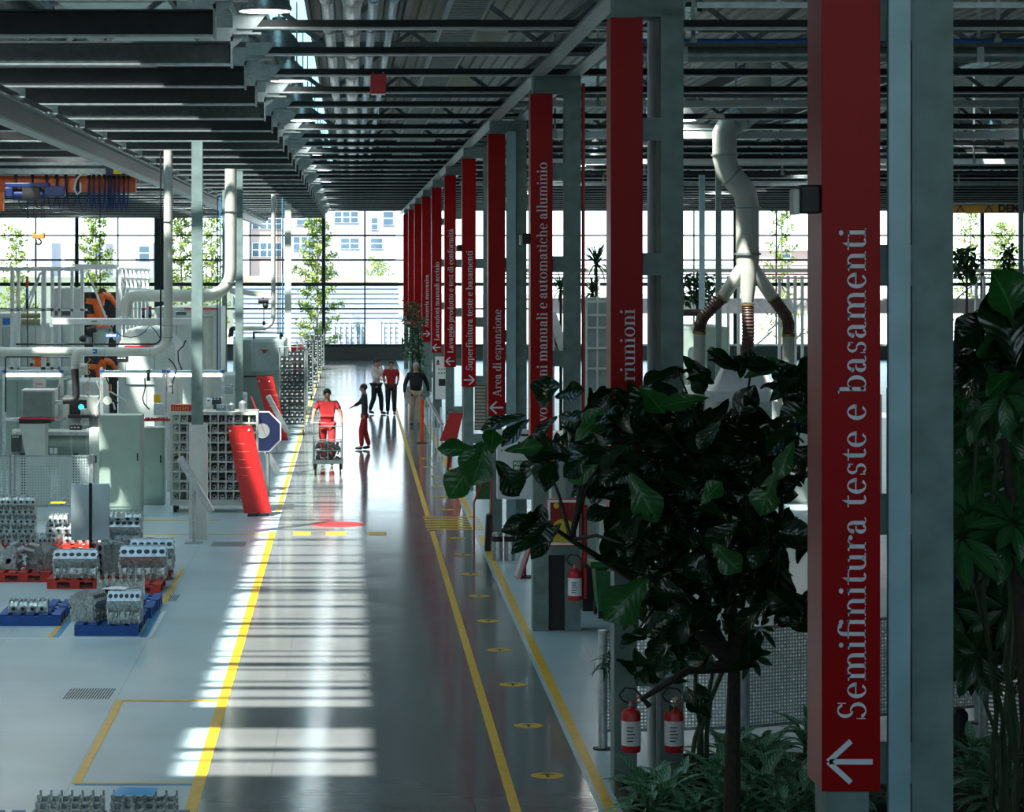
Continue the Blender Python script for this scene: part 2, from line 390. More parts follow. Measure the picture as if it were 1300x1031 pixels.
# twin girder on the sign column line
g=thing('twin_girder','long pale twin girder running on top of the red sign columns','girder',(2.3,13,6.9))
for x in(2.31,2.76):
    m=MB(); m.box(x,13,7.085,x+.02,YE,7.149); m.box(x-.03,13,7.082,x+.15,YE,7.095); m.build('girder_flange',STEEL,g,smooth=False)
m=MB()
for j in range(60): m.box(2.33,14+2*j,7.1,2.76,14.06+2*j,7.148)
m.build('tie_plate',STEEL,g,smooth=False)
# lattice trusses, every bay
for k in range(10):
    y=24.9+10.9*k
    t=thing('roof_truss','%s lattice roof truss from the camera, above the crossbars'%ordn(k),'truss',(8,y,7.5),'lattice roof trusses')
    m=MB(); m.box(XL,y-.05,7.5,XR,y+.05,7.57); m.build('lower_chord',BEAM,t,smooth=False)
    m=MB(); m.box(XL,y-.05,8.6,XR,y+.05,8.72); m.build('upper_chord',BEAM,t,smooth=False)
    m=MB(); x=XL; s=0
    while x<XR-1.3:
        m.bar((x,y,7.58 if s%2==0 else 8.62),(x+1.4,y,8.62 if s%2==0 else 7.58),.07,.07); s+=1; x+=1.4
    m.build('diagonal',BEAM,t,smooth=False)
for i,x in enumerate((-12,-5.4,-2.2,.9,4,8.5,12,18)):
    tag(MB().box(x-.05,YB+.1,8.74,x+.05,YE-.1,8.96).build('roof_purlin',BEAM,at=(x,20,8.74),smooth=False),'%s lengthwise purlin from the left under the roof deck'%ordn(i),'purlin','lengthwise roof purlins')
# pipes hung above the aisle
DUCT=mat('bright_duct',(.72,.74,.74),.25,.6,.3,9); DUCTB=mat('blue_foil_duct',(.32,.5,.62),.25,.6,.3,9)
for x,r,mm,lab in((-.26,.065,DUCT,'thin silver pipe hung above the aisle crossbars, leftmost'),(0.0,.095,DUCT,'thickest silver pipe hung above the aisle crossbars'),(.22,.055,DUCTB,'bluish pipe hung above the aisle, right of the thickest one'),(.43,.045,DUCTB,'thinnest bluish pipe above the aisle, rightmost of four')):
    m=MB().cyl((x,15,7.39),(x,128,7.39),r,14)
    for j in range(30): m.cyl((x,17+3.63*j,7.39),(x,17.06+3.63*j,7.39),r*1.25,14)
    tag(m.build('ceiling_pipe',mm,at=(x,15,7.39)),lab,'pipe','pipes hung above the aisle')
for x0,x1,z,lab in((1.15,1.6,7.75,'ladder cable tray high above the right half of the aisle'),(-1.95,-1.6,8.1,'ladder cable tray left of the row of aisle lamps')):
    t=thing('cable_tray',lab,'cable tray',(x0,15,z))
    m=MB()
    for x in(x0,x1): m.box(x-.015,15,z-.05,x+.015,128,z+.05)
    m.build('side_rail',STEEL,t,smooth=False); m=MB(); y=15
    while y<100: m.box(x0,y,z-.03,x1,y+.09,z-.01); y+=.24
    m.build('rung',STEEL,t,smooth=False)['kind']='stuff'
for i in range(10):
    y=27+10.9*i
    m=MB(); m.box(1.75,y,8.0,2.2,y+4,8.02)
    for j in range(16): m.box(1.75,y+.25*j,7.96,2.2,y+.25*j+.05,8.0)
    tag(m.build('air_grille',PIPEW,at=(1.75,y,8),smooth=False),'%s pale slatted air grille from the camera, above the sign girder'%ordn(i),'air grille','air grilles in the ceiling')
# high bay lamps over the aisle; the side rows are added as fill light
def make_lamp(glow):
    t=thing('high_bay_lamp','x','lamp',(0,0,7.3),'high bay lamps')
    prof=[(.27,0),(.275,.03),(.25,.10),(.19,.20),(.11,.27),(.085,.30),(.085,.42),(.03,.44)]
    m=MB().lathe(prof,(0,0,7.3),28)
    for j in range(28):
        a=2*PI*j/28; m.bar((.277*math.cos(a),.277*math.sin(a),7.33),(.115*math.cos(a),.115*math.sin(a),7.57),.008,.012)
    m.build('reflector',LAMPS,t); MB().lathe([(.001,-.012),(.15,-.01),(.255,.0),(.255,.012),(.001,.014)],(0,0,7.3),24).build('diffuser',glow,t)
    MB().cyl((0,0,7.72),(0,0,9.03),.012,6).build('suspension_rod',STEEL,t)
    return t
for row,(x,y0,n,st,lab) in enumerate(((-.9,28.5,19,5.45,'over the aisle'),(-6.,16,19,5.9,'in the added fill row left of the aisle'),(-12.,22,18,5.9,'in the added leftmost fill row'),(6.,50.3,13,5.9,'in the added fill row over the right bays'),(13.,50.3,13,5.9,'in the added rightmost fill row'))):
    for i in range(n):
        l='%s round high bay lamp from the camera %s'%(ordn(i),lab)
        if i==0: lamp=make_lamp(LAMPA if row==0 else FILLG) if row<2 else lamp
        if i==0 and row<2: lamp.location=(x,y0,7.3); lamp['label']=l
        else: dup(lamp,(x,y0+st*i,7.3),label=l)
m=MB(); m.box(.23,34.95,6.85,.43,35.05,7.1); o=thing('emergency_box','small red alarm box hung under a crossbar above the aisle','alarm box',(.33,35,6.85))
m.build('housing',REDP,o,bevel=.01); MB().box(.24,34.94,6.835,.42,35.06,6.85).build('white_base',WP,o,smooth=False)
m=MB(); m.cyl((.27,35,7.1),(.27,36.1,7.2),.008,6); m.cyl((.4,35,7.1),(.4,36.1,7.2),.008,6); m.build('hanger',STEEL,o)

# crane runway rail, crane bridge and hoist
t=thing('crane_rail','long steel crane rail running down the left bays under the beams','crane rail',(-4.1,20,6.35))
m=MB(); m.box(-4.11,18,6.38,-4.09,126,6.62); m.build('web',BEAM,t,smooth=False)
m=MB(); m.box(-4.2,18,6.35,-4.0,126,6.38); m.box(-4.2,18,6.62,-4.0,126,6.65); m.build('rail_flange',STEEL,t,smooth=False)
m=MB()
for y in BY: m.box(-4.16,y-.05,6.65,-3.86,y+.05,6.77); m.box(-4.02,y-.3,6.64,-3.92,y+.3,6.67)
m.build('hanger_clamp',STEEL,t,smooth=False)
m=MB(); m.box(-4.0,18,6.66,-3.97,126,6.69); m.box(-3.95,18,6.68,-3.93,126,6.7); m.build('power_rail',BLACK,t,smooth=False)
DBLUE=mat('deep_blue_paint',(.004,.02,.10),.4,0,.2); dC=54.7; P=lambda px,py,d=dC:(X_(px,d),d,Z_(py,d))
def pbox(m,x0,y0,x1,y1,d,dep): # pixel box at distance d and depth
    return m.box(X_(x0,d),d,Z_(y1,d),X_(x1,d),d+dep,Z_(y0,d))
t=thing('overhead_crane','orange overhead crane bridge with a blue hoist under the left ceiling','crane',P(60,245))
m=pbox(MB(),-120,223,172,244,dC,.3); m.build('bridge_beam',ORANGE,t,smooth=False)
m=MB(); pbox(m,-120,214,172,221,dC-.3,.15); pbox(m,-60,206,130,210,dC-.35,.05); m.build('walkway_rail',STEEL,t,smooth=False)
m=MB(); pbox(m,134,211,162,222,dC-.5,.4); m.build('end_carriage',NAVY,t,bevel=.02); m=MB(); pbox(m,144,211,155,221,dC-.56,.06); m.build('drive_cover',YEL,t,smooth=False)
m=MB(); pbox(m,6,232,62,238,dC-.6,.3); pbox(m,6,238,16,250,dC-.6,.3); pbox(m,56,236,82,249,dC-.58,.28); m.cyl(P(16,247,dC-.45),P(56,247,dC-.45),.11,14); m.build('hoist_body',DBLUE,t,bevel=.015)
m=MB(); pbox(m,28,238,50,252,dC-.65,.4); m.build('rope_drum',BLACK,t)
m=MB(); pbox(m,-4,244,4,268,dC-.4,.2); m.build('yellow_bracket',ORANGE,t,smooth=False)
m=MB()
for px in(20,41,59,72,83,98,113,119,126,133,138,141,145,151,157,163): m.cyl(P(px,221,dC-.12),P(px,227,dC-.12),.035,8)
m.build('cable_trolley',BLACK,t)
m=MB(); xs=(20,41,59,72,83,98,113,119,126,133,138,141,145,151,157,163)
for a,b in zip(xs,xs[1:]):
    for s in(0,1.6):
        pts=[P(a+(b-a)*u/8.+s*.5,227+ (37+s*2)*math.sqrt(max(0,1-(2*u/8.-1)**2)),dC-.14-s*.02) for u in range(9)]
        m.tube(pts,.011,5)
m.build('festoon_cable',DBLUE,t)
m=MB()
for px in(43,46,53,56): m.cyl(P(px,250,dC-.45),P(px,292,dC-.45),.007,5)
m.build('hoist_rope',DARK,t)
HOOKY=mat('ochre_hook_paint',(.33,.19,.03),.5)
h=MB(); h.cyl(P(43,295,dC-.45),P(43.01,303,dC-.45),.035,10); h.cyl(P(55,295,dC-.45),P(55.01,303,dC-.45),.035,10); pbox(h,42,297,56,303,dC-.5,.1); h.build('hook_block',HOOKY,t,bevel=.01)
h=MB(); h.tube([P(49+3.2*math.sin(a),307-3.4*math.cos(a),dC-.45) for a in [i*.45 for i in range(13)]],.018,7); h.cyl(P(49,302,dC-.45),P(49,304,dC-.45),.02,6); h.build('hook',BLACK,t)
tag(MB().tube([P(114,221,dC-.3),P(104,219,dC-.3),P(97,228,dC-.3),P(94,240,dC-.3),P(98,247,dC-.3),P(102,243,dC-.3),P(102,232,dC-.3)],.022,7).build('air_hose',PIPEW,at=P(100,247)),'white looped hose hanging on the orange crane bridge','hose')

# ================================================================ sign columns
def arcs(m,cx,cy,rx,ry,t,tv,a0,a1,n=18):
    """ellipse stroke, thick t at the sides and thin tv at top and bottom"""
    k=len(m.v)
    for i in range(n+1):
        a=math.radians(a0+(a1-a0)*i/n); c,s=math.cos(a),math.sin(a)
        m.v.append((cx+rx*c,cy+ry*s,0)); m.v.append((cx+(rx-t)*c,cy+(ry-tv)*s,0))
    for i in range(n): m.f.append((k+2*i,k+2*i+1,k+2*i+3,k+2*i+2))
def r_(m,x0,y0,x1,y1): m.add([(x0,y0,0),(x1,y0,0),(x1,y1,0),(x0,y1,0)],[(0,1,2,3)])
def dot(m,x,y,r): m.add([(x+r*math.cos(i*PI/6),y+r*math.sin(i*PI/6),0) for i in range(12)],[tuple(range(12))])
ST,TH=.19,.055
def stem(m,x,y0,y1,bot=1,top=1):
    r_(m,x,y0,x+ST,y1)
    if bot: r_(m,x-.12,y0,x+ST+.12,y0+TH)
    if top: m.add([(x-.13,y1-.09,0),(x-.13,y1-.03,0),(x+ST,y1+.02,0),(x+ST,y1-.1,0)],[(0,3,2,1)])
def arch(m,x): # arch from stem at x to new stem at x+.5
    arcs(m,x+.36,.66,.33,.36,ST,.07,0,150); stem(m,x+.5,0,.67,1,0)
def glyph(m,c,x):
    def T(f):
        k=len(m.v); w=f(); 
        for i in range(k,len(m.v)): m.v[i]=(m.v[i][0]+x,m.v[i][1],0)
        return w
    def g():
        if c==' ': return .42
        if c=='i': stem(m,.14,0,1); dot(m,.22,1.36,.125); return .5
        if c=='l': stem(m,.14,0,1.55); return .5
        if c=='n': stem(m,.14,0,1); arch(m,.14); return 1.0
        if c=='h': stem(m,.14,0,1.55); arch(m,.14); return 1.0
        if c=='m': stem(m,.14,0,1); arch(m,.14); arch(m,.64); return 1.5
        if c=='u':
            stem(m,.12,.33,1,0,1); arcs(m,.45,.34,.33,.36,ST,.07,180,330); stem(m,.62,0,1,0,1); r_(m,.8,0,.93,TH); return 1.0
        if c=='r': stem(m,.14,0,1); arcs(m,.52,.6,.24,.4,.06,.08,60,170); dot(m,.66,.84,.115); return .78
        if c=='t': r_(m,.17,.22,.17+ST,1); m.add([(.17,.95,0),(.36,.95,0),(.36,1.3,0)],[(0,1,2)]); r_(m,.02,.93,.58,1); arcs(m,.42,.24,.25,.26,.19,.07,180,320); return .62
        if c=='f': stem(m,.16,0,1.2,1,0); r_(m,.02,.93,.6,1); arcs(m,.46,1.2,.3,.36,ST,.07,55,180); dot(m,.64,1.42,.11); return .6
        if c in'aà':
            stem(m,.5,.1,.72,0,0); arcs(m,.39,.68,.3,.34,ST,.07,0,165); dot(m,.18,.74,.11); arcs(m,.33,.28,.26,.3,ST,.06,60,330); arcs(m,.72,.14,.2,.16,.1,.06,200,320)
            if c=='à': m.add([(.3,1.45,0),(.42,1.5,0),(.52,1.15,0),(.46,1.15,0)],[(0,3,2,1)])
            return .9
        if c=='e': arcs(m,.43,.5,.38,.52,ST,.06,-50 if 0 else 0,320,26); r_(m,.2,.52,.8,.58); return .88
        if c=='o': arcs(m,.46,.5,.42,.52,ST,.055,0,360,28); return .95
        if c=='c': arcs(m,.44,.5,.4,.52,ST,.06,48,315,24); dot(m,.66,.76,.115); return .84
        if c=='s': arcs(m,.36,.74,.25,.28,.14,.06,30,262); arcs(m,.36,.26,.27,.28,.15,.06,-150+0,95); r_(m,.57,.7,.61,.98); r_(m,.09,.02,.13,.3); return .74
        if c=='b': stem(m,.14,.0,1.55,0); arcs(m,.5,.5,.4,.52,ST,.055,-150,150,24); return .98
        if c=='d': stem(m,.6,.0,1.55,0); arcs(m,.44,.5,.38,.52,ST,.055,30,330,24); r_(m,.78,0,.92,TH); return .98
        if c=='p': stem(m,.14,-.45,1); arcs(m,.52,.5,.4,.52,ST,.055,-150,150,24); return 1.0
        if c=='g': arcs(m,.42,.66,.33,.36,.16,.055,0,360,22); arcs(m,.42,-.2,.38,.24,.1,.06,0,360,22); arcs(m,.3,.2,.2,.16,.09,.06,110,250); r_(m,.66,.9,.86,1); return .86
        if c=='v':
            m.add([(.05,1,0),(.27,1,0),(.52,.0,0),(.42,0,0)],[(0,3,2,1)]); m.add([(.42,0,0),(.5,0,0),(.82,1,0),(.75,1,0)],[(0,1,2,3)]); r_(m,-.02,.95,.36,1); r_(m,.62,.95,.92,1); return .88
        if c=='z': r_(m,.06,.93,.7,1); r_(m,.06,0,.72,.07); m.add([(.06,.05,0),(.28,.05,0),(.7,.95,0),(.48,.95,0)],[(0,1,2,3)]); r_(m,.06,.75,.1,1); r_(m,.68,0,.72,.25); return .78
        if c=='A':
            m.add([(.5,1.55,0),(.62,1.55,0),(.2,0,0),(.14,0,0)],[(0,2,1),(0,3,2)]); m.add([(.48,1.55,0),(.66,1.55,0),(1.16,0,0),(.92,0,0)],[(0,3,2,1)]); r_(m,.3,.5,.88,.56); r_(m,0,0,.36,TH); r_(m,.8,0,1.28,TH); return 1.3
        if c=='L': r_(m,.2,0,.42,1.55); r_(m,.04,0,1.05,TH); r_(m,.04,1.5,.6,1.55); m.add([(.8,.05,0),(1.05,.05,0),(1.05,.5,0),(1.0,.5,0)],[(0,1,2,3)]); return 1.12
        if c=='S': arcs(m,.48,1.13,.36,.44,.17,.07,25,262,22); arcs(m,.48,.42,.4,.45,.18,.07,-155,98,22); r_(m,.8,1.1,.85,1.55); r_(m,.07,.02,.12,.5); return 1.02
        return .5
    return T(g)
def serif(text,xh,length=None):
    m=MB(); x=0
    for c in text: x+=glyph(m,c,x)
    sx=(length/x) if length else xh
    m.v=[(v[0]*sx,v[1]*xh,0) for v in m.v]; return m
SIGNS=[('Semifinitura teste e basamenti',2.485,6.0,'<',2.39),('riunioni',3.66,None,None,.64),('Lavorazioni manuali e automatiche alluminio',2.48,None,'<',3.51),('Area di espansione',2.47,None,'<',1.46),
 ('Superfinitura teste e basamenti',2.48,None,'>',2.48),('Lavaggio prodotto e test di conformità',2.48,None,'<',3.07),('Lavorazioni manuali acciaio',2.48,None,'<',2.25),('Attrezzeria meccanica',2.6,None,'>',1.72),(None,)*5,(None,)*5,(None,)*5,(None,)*5]
for k in range(11):
    d=13.35+10.9*k
    col=thing('sign_column','%s grey ladder column from the camera in the row of red signs'%ordn(k),'column',(2.6,d,0),'grey columns along the aisle')
    for x0,x1 in((2.31,2.51),(2.72,2.92)):
        m=MB(); m.box(x0,d+.04,0,x1,d+.055,6.87); m.box(x0,d+.055,0,x0+.02,d+.40,6.87); m.box(x1-.02,d+.055,0,x1,d+.40,6.87); m.build('post',COLM,col,smooth=False)
    for z in(5.88,4.69,3.48,2.27,1.07):
        MB().box(2.51,d+.04,z-.1,2.72,d+.06,z+.1).build('batten',COLM,col,smooth=False)
    MB().box(2.31,d+.04,6.87,2.92,d+.40,7.08).build('head_plate',COLM,col,smooth=False)
    if k in(0,3):
        a,b=(2.595,2.70) if k==0 else (2.575,2.735)
        MB().box(a,d-.02,0,b,d+.03,6.9).build('cover_strip',COLL,col,smooth=False)
    if k in(1,3):
        q=MB(); q.cyl((2.775,d+.62,0.1),(2.775,d+.62,7.06),.014,8); q.build('conduit',BLUE,col)
        if k==1: MB().cyl((2.705,d+.6,0.05),(2.705,d+.6,7.06),.045,14).build('downpipe',WP,col)
    s=thing('hanging_sign','x','sign',(2.42,d,2.14),'red direction signs along the aisle')
    MB().box(2.275,d,2.14,2.558,d+.012,6.86).build('front_panel',REDS,s,bevel=.003,smooth=False)
    MB().box(2.275,d+.012,2.14,2.287,d+.42,6.86).build('side_panel',REDS,s,smooth=False)
    MB().box(2.546,d+.012,2.14,2.558,d+.42,6.86).build('side_panel',REDS,s,smooth=False)
    txt,z0,_,ar,ln=SIGNS[k]
    if txt:
        q=serif(txt,.088,ln); M=Matrix(((0,-1,0,2.487),(0,0,0,d-.003),(1,0,0,z0),(0,0,0,1))); q.xf(M); q.build('lettering',LETT,s,smooth=False)
        s['label']={0:'nearest tall red sign, white words Semifinitura teste e basamenti, left arrow',1:'tall red sign with the word riunioni above the fig tree',2:'tall red sign with words manuali e automatiche alluminio',3:'tall red sign reading Area di espansione with left arrow',4:'red sign Superfinitura teste e basamenti with right arrow',5:'red sign reading Lavaggio prodotto e test di conformità',6:'red sign reading Lavorazioni manuali acciaio',7:'small far red sign reading Attrezzeria meccanica'}[k]
    else: s['label']='%s red hanging sign from the camera, far down the aisle'%ordn(k)
    if ar or not txt:
        zc=2.285 if k!=7 else 2.4; xc=2.415; g_=-1 if ar!='>' else 1; q=MB(); y=d-.003
        def seg(p,q2,w=.026):
            a=Vector((p[0],0,p[1])); b=Vector((q2[0],0,q2[1])); n=(b-a).normalized().cross(Vector((0,1,0)))*w/2
            q.add([(c.x,y,c.z) for c in(a-n,b-n,b+n,a+n)],[(0,1,2,3)])
        seg((xc-.105,zc),(xc+.105,zc)); seg((xc+g_*.11,zc),(xc+g_*.0,zc+.1)); seg((xc+g_*.11,zc),(xc+g_*.0,zc-.1)); q.build('arrow',LETT,s,smooth=False)
for k,lab in((0,'nearest'),(2,'on the third sign'),(4,'on the fifth sign')):
    d=13.35+10.9*k; o=thing('loudspeaker','small dark loudspeaker on the left edge of a red sign, %s'%lab,'loudspeaker',(2.2,d,5.0))
    MB().box(2.175,d+.02,4.94,2.272,d+.16,5.08).build('speaker_box',BLACK,o,bevel=.01); MB().box(2.14,d+.03,4.935,2.175,d+.15,5.06).build('speaker_front',PIPEW,o,bevel=.008)
# steel posts in the left bays
def post(px0,px1,d,z1,lab,mm=COLM,cover=None,z0=0):
    x0,x1=X_(px0,d),X_(px1,d); o=thing('steel_post',lab,'post',((x0+x1)/2,d,0),'steel posts in the bays')
    w=x1-x0; m=MB().box(x0,d,z0,x1,d+w,z1); m.build('shaft',mm,o,smooth=False)
    if cover:
        a,b,z=cover; MB().box(X_(a,d),d-.04,0,X_(b,d),d+w+.04,z).build('base_cover',WFRAME,o,smooth=False)
    else: MB().box(x0-.08,d-.08,0,x1+.08,d+w+.08,.02).build('base_plate',STEEL,o,smooth=False)
    return o
post(243,257,46.9,6.77,'wide grey green post on a pale base beside the tilted lectern',COLM,(240,263,1.95))
post(298.5,308,62,6.77,'grey green post right of the cream pipes, second down the left line',COLM)
post(361.5,369.5,96,6.77,'warm grey post beside the racks of shafts',PIPEW)
post(282,288,78,6.77,'slim grey post between two cream pipes',COLM)
post(909,916,62,7.15,'thin grey post left of the big white duct',COLM)
post(888,895,75,7.15,'pale green post beside the grey sign column',COLL)
post(1294,1299,40,7.15,'thin grey post at the right edge behind the big leaves',COLM)
# ================================================================ floor markings and fittings
def flat(name,mb,m,label,cat,group=None,at=(0,0,0)):
    return tag(mb.build(name,m,at=at,smooth=False),label,cat,group)
e=.004
def rect(x0,y0,x1,y1,z=e): return MB().box(x0,y0,.0005,x1,y1,z)
G_='yellow lines painted on the floor'
flat('yellow_floor_line',rect(-1.44,15,-1.33,48.2),YEL,'broad yellow line along the left edge of the aisle, near stretch','floor line',G_)
flat('yellow_floor_line',rect(-1.44,52,-1.36,126),YEL,'broad yellow line left of the aisle, far stretch beside the racks','floor line',G_)
flat('yellow_floor_line',rect(1.36,15,1.45,48.3),YEL,'yellow line between the aisle and the walkway, near stretch','floor line',G_)
flat('yellow_floor_line',rect(1.36,51.2,1.45,126),YEL,'yellow line between the aisle and the walkway, beyond the crossing','floor line',G_)
flat('yellow_floor_line',rect(2.17,15,2.27,47.6),YEL,'yellow line on the right edge of the walkway, near stretch','floor line',G_)
flat('yellow_floor_line',rect(2.17,50.9,2.25,80),YEL,'yellow line on the right edge of the walkway, beyond the crossing','floor line',G_)
flat('yellow_floor_line',rect(-2.53,24.87,-2.45,29.65),YEL,'short slanting yellow line on the pale floor, near left','floor line',G_)
flat('yellow_floor_line',rect(-2.45,29.55,-1.44,29.65),YEL,'thin yellow crossline joining the near left bay to the aisle line','floor line',G_)
flat('yellow_floor_line',rect(-2.45,24.87,-1.44,24.93),YEL,'nearest thin yellow crossline, just beyond the camshaft housings','floor line',G_)
flat('yellow_floor_line',rect(-2.64,38.2,-2.57,42.3),YEL,'slanting yellow line right of the red pallets','floor line',G_)
flat('yellow_floor_line',rect(-3.13,45.2,-3.06,47.4),YEL,'short yellow line beyond the pallets, left of the post base','floor line',G_)
flat('yellow_floor_line',rect(-8,47.7,-1.44,47.8),YEL,'long thin yellow crossline in front of the machines','floor line',G_)
flat('yellow_floor_line',rect(-8,50.3,-2.4,50.42),YEL,'pale yellow crossline under the perforated screen','floor line',G_)
flat('yellow_floor_line',rect(-3.82,34.6,-3.76,37.2),YEL,'narrow yellow line between the two blue pallets','floor line',G_)
flat('blue_floor_line',rect(-3.76,34.6,-3.68,37.2),BLUET,'blue line between the two blue pallets','floor line','blue lines on the floor')
flat('blue_floor_line',rect(-2.67,34.6,-2.58,37.2),BLUET,'blue line right of the blue pallet stacked with blocks','floor line','blue lines on the floor')
flat('blue_floor_line',rect(-2.5,24.8,-1.44,24.86),BLUET,'blue line under the nearest yellow crossline','floor line','blue lines on the floor')
flat('white_floor_line',rect(-2.56,34.6,-2.51,37.2),WP,'thin white line right of the blue line by the pallet','floor line')
flat('white_floor_line',rect(-6,34.5,-2.5,34.56),WP,'long thin white crossline in front of the blue pallets','floor line')
for i in range(6):
    y=48.55+.47*i; flat('crossing_stripe',rect(1.32+.0*i,y,2.33,y+.17),YEL,'%s yellow stripe of the walkway crossing from the camera'%ordn(i),'crossing stripe','stripes of the yellow crossing')
for i in range(16):
    y=25.27+2.73*i
    if 47.9<y<51.4: continue
    t=thing('arrow_disc','%s round yellow walkway disc from the camera, dark arrow inside'%ordn(i),'floor disc',(1.79,y,0),'yellow discs along the walkway')
    MB().lathe([(.001,.003),(.15,.003),(.15,.0005)],(1.79,y,0),28).build('disc',YEL,t,smooth=False)
    q=MB(); z=.0045
    q.add([(1.775,y-.1,z),(1.805,y-.1,z),(1.805,y+.02,z),(1.775,y+.02,z)],[(0,1,2,3)]); q.add([(1.71,y+.02,z),(1.87,y+.02,z),(1.79,y+.11,z)],[(0,1,2)])
    q.build('arrow',MULL,t,smooth=False)
flat('red_floor_disc',MB().lathe([(.001,.004),(.5,.004),(.5,.0005)],(-.26,49.6,0),40),REDP,'large red disc painted across the middle of the aisle','floor disc',at=(-.26,49.6,0))
for i,(a,b) in enumerate(((-1.02,-.72),(-.45,-.1),(.28,.6))): flat('yellow_dash',rect(a,47.6,b,48.2),YEL,('left','middle','right')[i]+' short yellow dash below the red disc on the aisle','floor dash','yellow dashes across the aisle')
for (x0,x1,y0,y1,lab) in((-3.12,-2.64,29.7,30.45,'near dark slotted floor grille on the pale floor'),(-2.35,-1.8,45.7,46.5,'dark slotted floor grille by the aisle line, farther off'),(-2.62,-2.45,38.3,39.0,'tiny slotted floor grille by the red pallet corner')):
    m=MB(); x=x0
    while x<x1: m.add([(x,y0,.002),(x+.014,y0,.002),(x+.034,y1,.002),(x+.02,y1,.002)],[(0,1,2,3)]); x+=.03
    flat('floor_grille',m,DARK,lab,'floor grille','floor grilles',at=(x0,y0,0))

# ================================================================ pallets and engine castings
def make_pallet(w,l,m_,lab,cols=5):
    t=thing('pallet',lab,'pallet',(0,0,0))
    for i in range(cols):
        x=-w/2+(w-.11)*i/(cols-1); MB().box(x,0,.122,x+.11,l,.144).build('deck_board',m_,t,smooth=False)
    for y in(0,l/2-.05,l-.1):
        MB().box(-w/2,y,.1,w/2,y+.1,.121).build('stringer_board',m_,t,smooth=False)
        for x in(-w/2,-.07,w/2-.14): MB().box(x,y,.022,x+.14,y+.1,.099).build('block',m_,t,smooth=False)
        MB().box(-w/2,y,.0,w/2,y+.1,.021).build('skid',m_,t,smooth=False)
    return t
bp=make_pallet(.8,.76,BLUEP,'x'); 
for c in list(bp.children):   # solid front edge of the blue plastic pallets
    pass
MB().box(-.4,-.012,.0,.4,-.001,.12).build('front_edge',BLUEP,bp,smooth=False)
rp=make_pallet(.8,1.2,REDPAL,'x')
def place(p,l,first,loc,rot=0,g=None,scale=None):
    if first[0]:
        first[0]=False; p.location=loc; p.rotation_euler=(0,0,rot); p['label']=l
        if g: p['group']=g
        if scale is not None: p.scale=scale if isinstance(scale,(tuple,list)) else (scale,)*3
        return p
    return dup(p,loc,rot,label=l,group=g,scale=scale)
f1=[True]
for x,y,l in((-4.18,35.7,'blue pallet holding one small cylinder head, front one'),(-4.18,36.6,'empty blue pallet behind the one with the small head'),(-3.1,34.75,'blue pallet under the two engine blocks, nearest'),(-3.1,35.6,'blue pallet under the studded casting, second in its row'),(-3.05,36.45,'blue pallet third in the row right of the blue lines'),(-3.02,37.3,'farthest blue pallet in the right hand row'),(-1.75,22.2,'blue pallet under the camshaft housings at the bottom edge'),(-2.6,22.2,'blue pallet under the left camshaft housings, nearest corner')):
    place(bp,l,f1,(x,y,0),0,'blue pallets')
f1=[True]
for x,y,l,s in((-4.85,40.6,'red pallet under the leftmost engine block, middle row',1),(-4.0,39.75,'red pallet under the block with six open bores',1),(-3.12,39.05,'red pallet at the right end, nearest of the red ones',1),(-3.12,40.8,'red pallet behind the nearest red one, on the right',1),
    (-5.55,44.6,'red pallet under the tall stack of cylinder heads',1),(-4.62,44.6,'red pallet under the low pile of heads, back row',1),(-3.7,44.6,'red pallet under the zigzag casting, back row',1)):
    place(rp,l,f1,(x,y,0),0,'red pallets',s)
BORE=mat('dark_bore',(.01,.012,.012),.5,.3,.2)
def bore(m,x,y,z,r,nrm,n=16): pass
def make_head(n=4,L=.52):
    """cylinder head: ports on the front face, cam towers and bolts on top"""
    t=thing('cylinder_head','x','cylinder head',(0,0,0))
    m=MB(); m.prism([(-.11,0),(.11,0),(.13,.03),(.10,.10),(.06,.13),(-.07,.13),(-.12,.08)],-L/2,L/2,'x')
    for i in range(n+1):
        x=-L/2+L*i/n; m.box(x-.012,-.12,.0,x+.012,.11,.155)
    for i in range(n):
        x=-L/2+L*(i+.5)/n; m.cyl((x,-.10,.06),(x,-.145,.055),.04,12); m.cyl((x,.02,.12),(x,.02,.16),.028,10)
    for i in range(2*n+1):
        for y in(-.08,.08): x=-L/2+L*i/(2*n); m.cyl((x,y,.12),(x,y,.17),.008,6)
    m.build('casting',ALU,t)
    for i in range(n):
        x=-L/2+L*(i+.5)/n; MB().cyl((x,-.14,.055),(x,-.147,.055),.026,12).build('port',BORE,t)
    return t
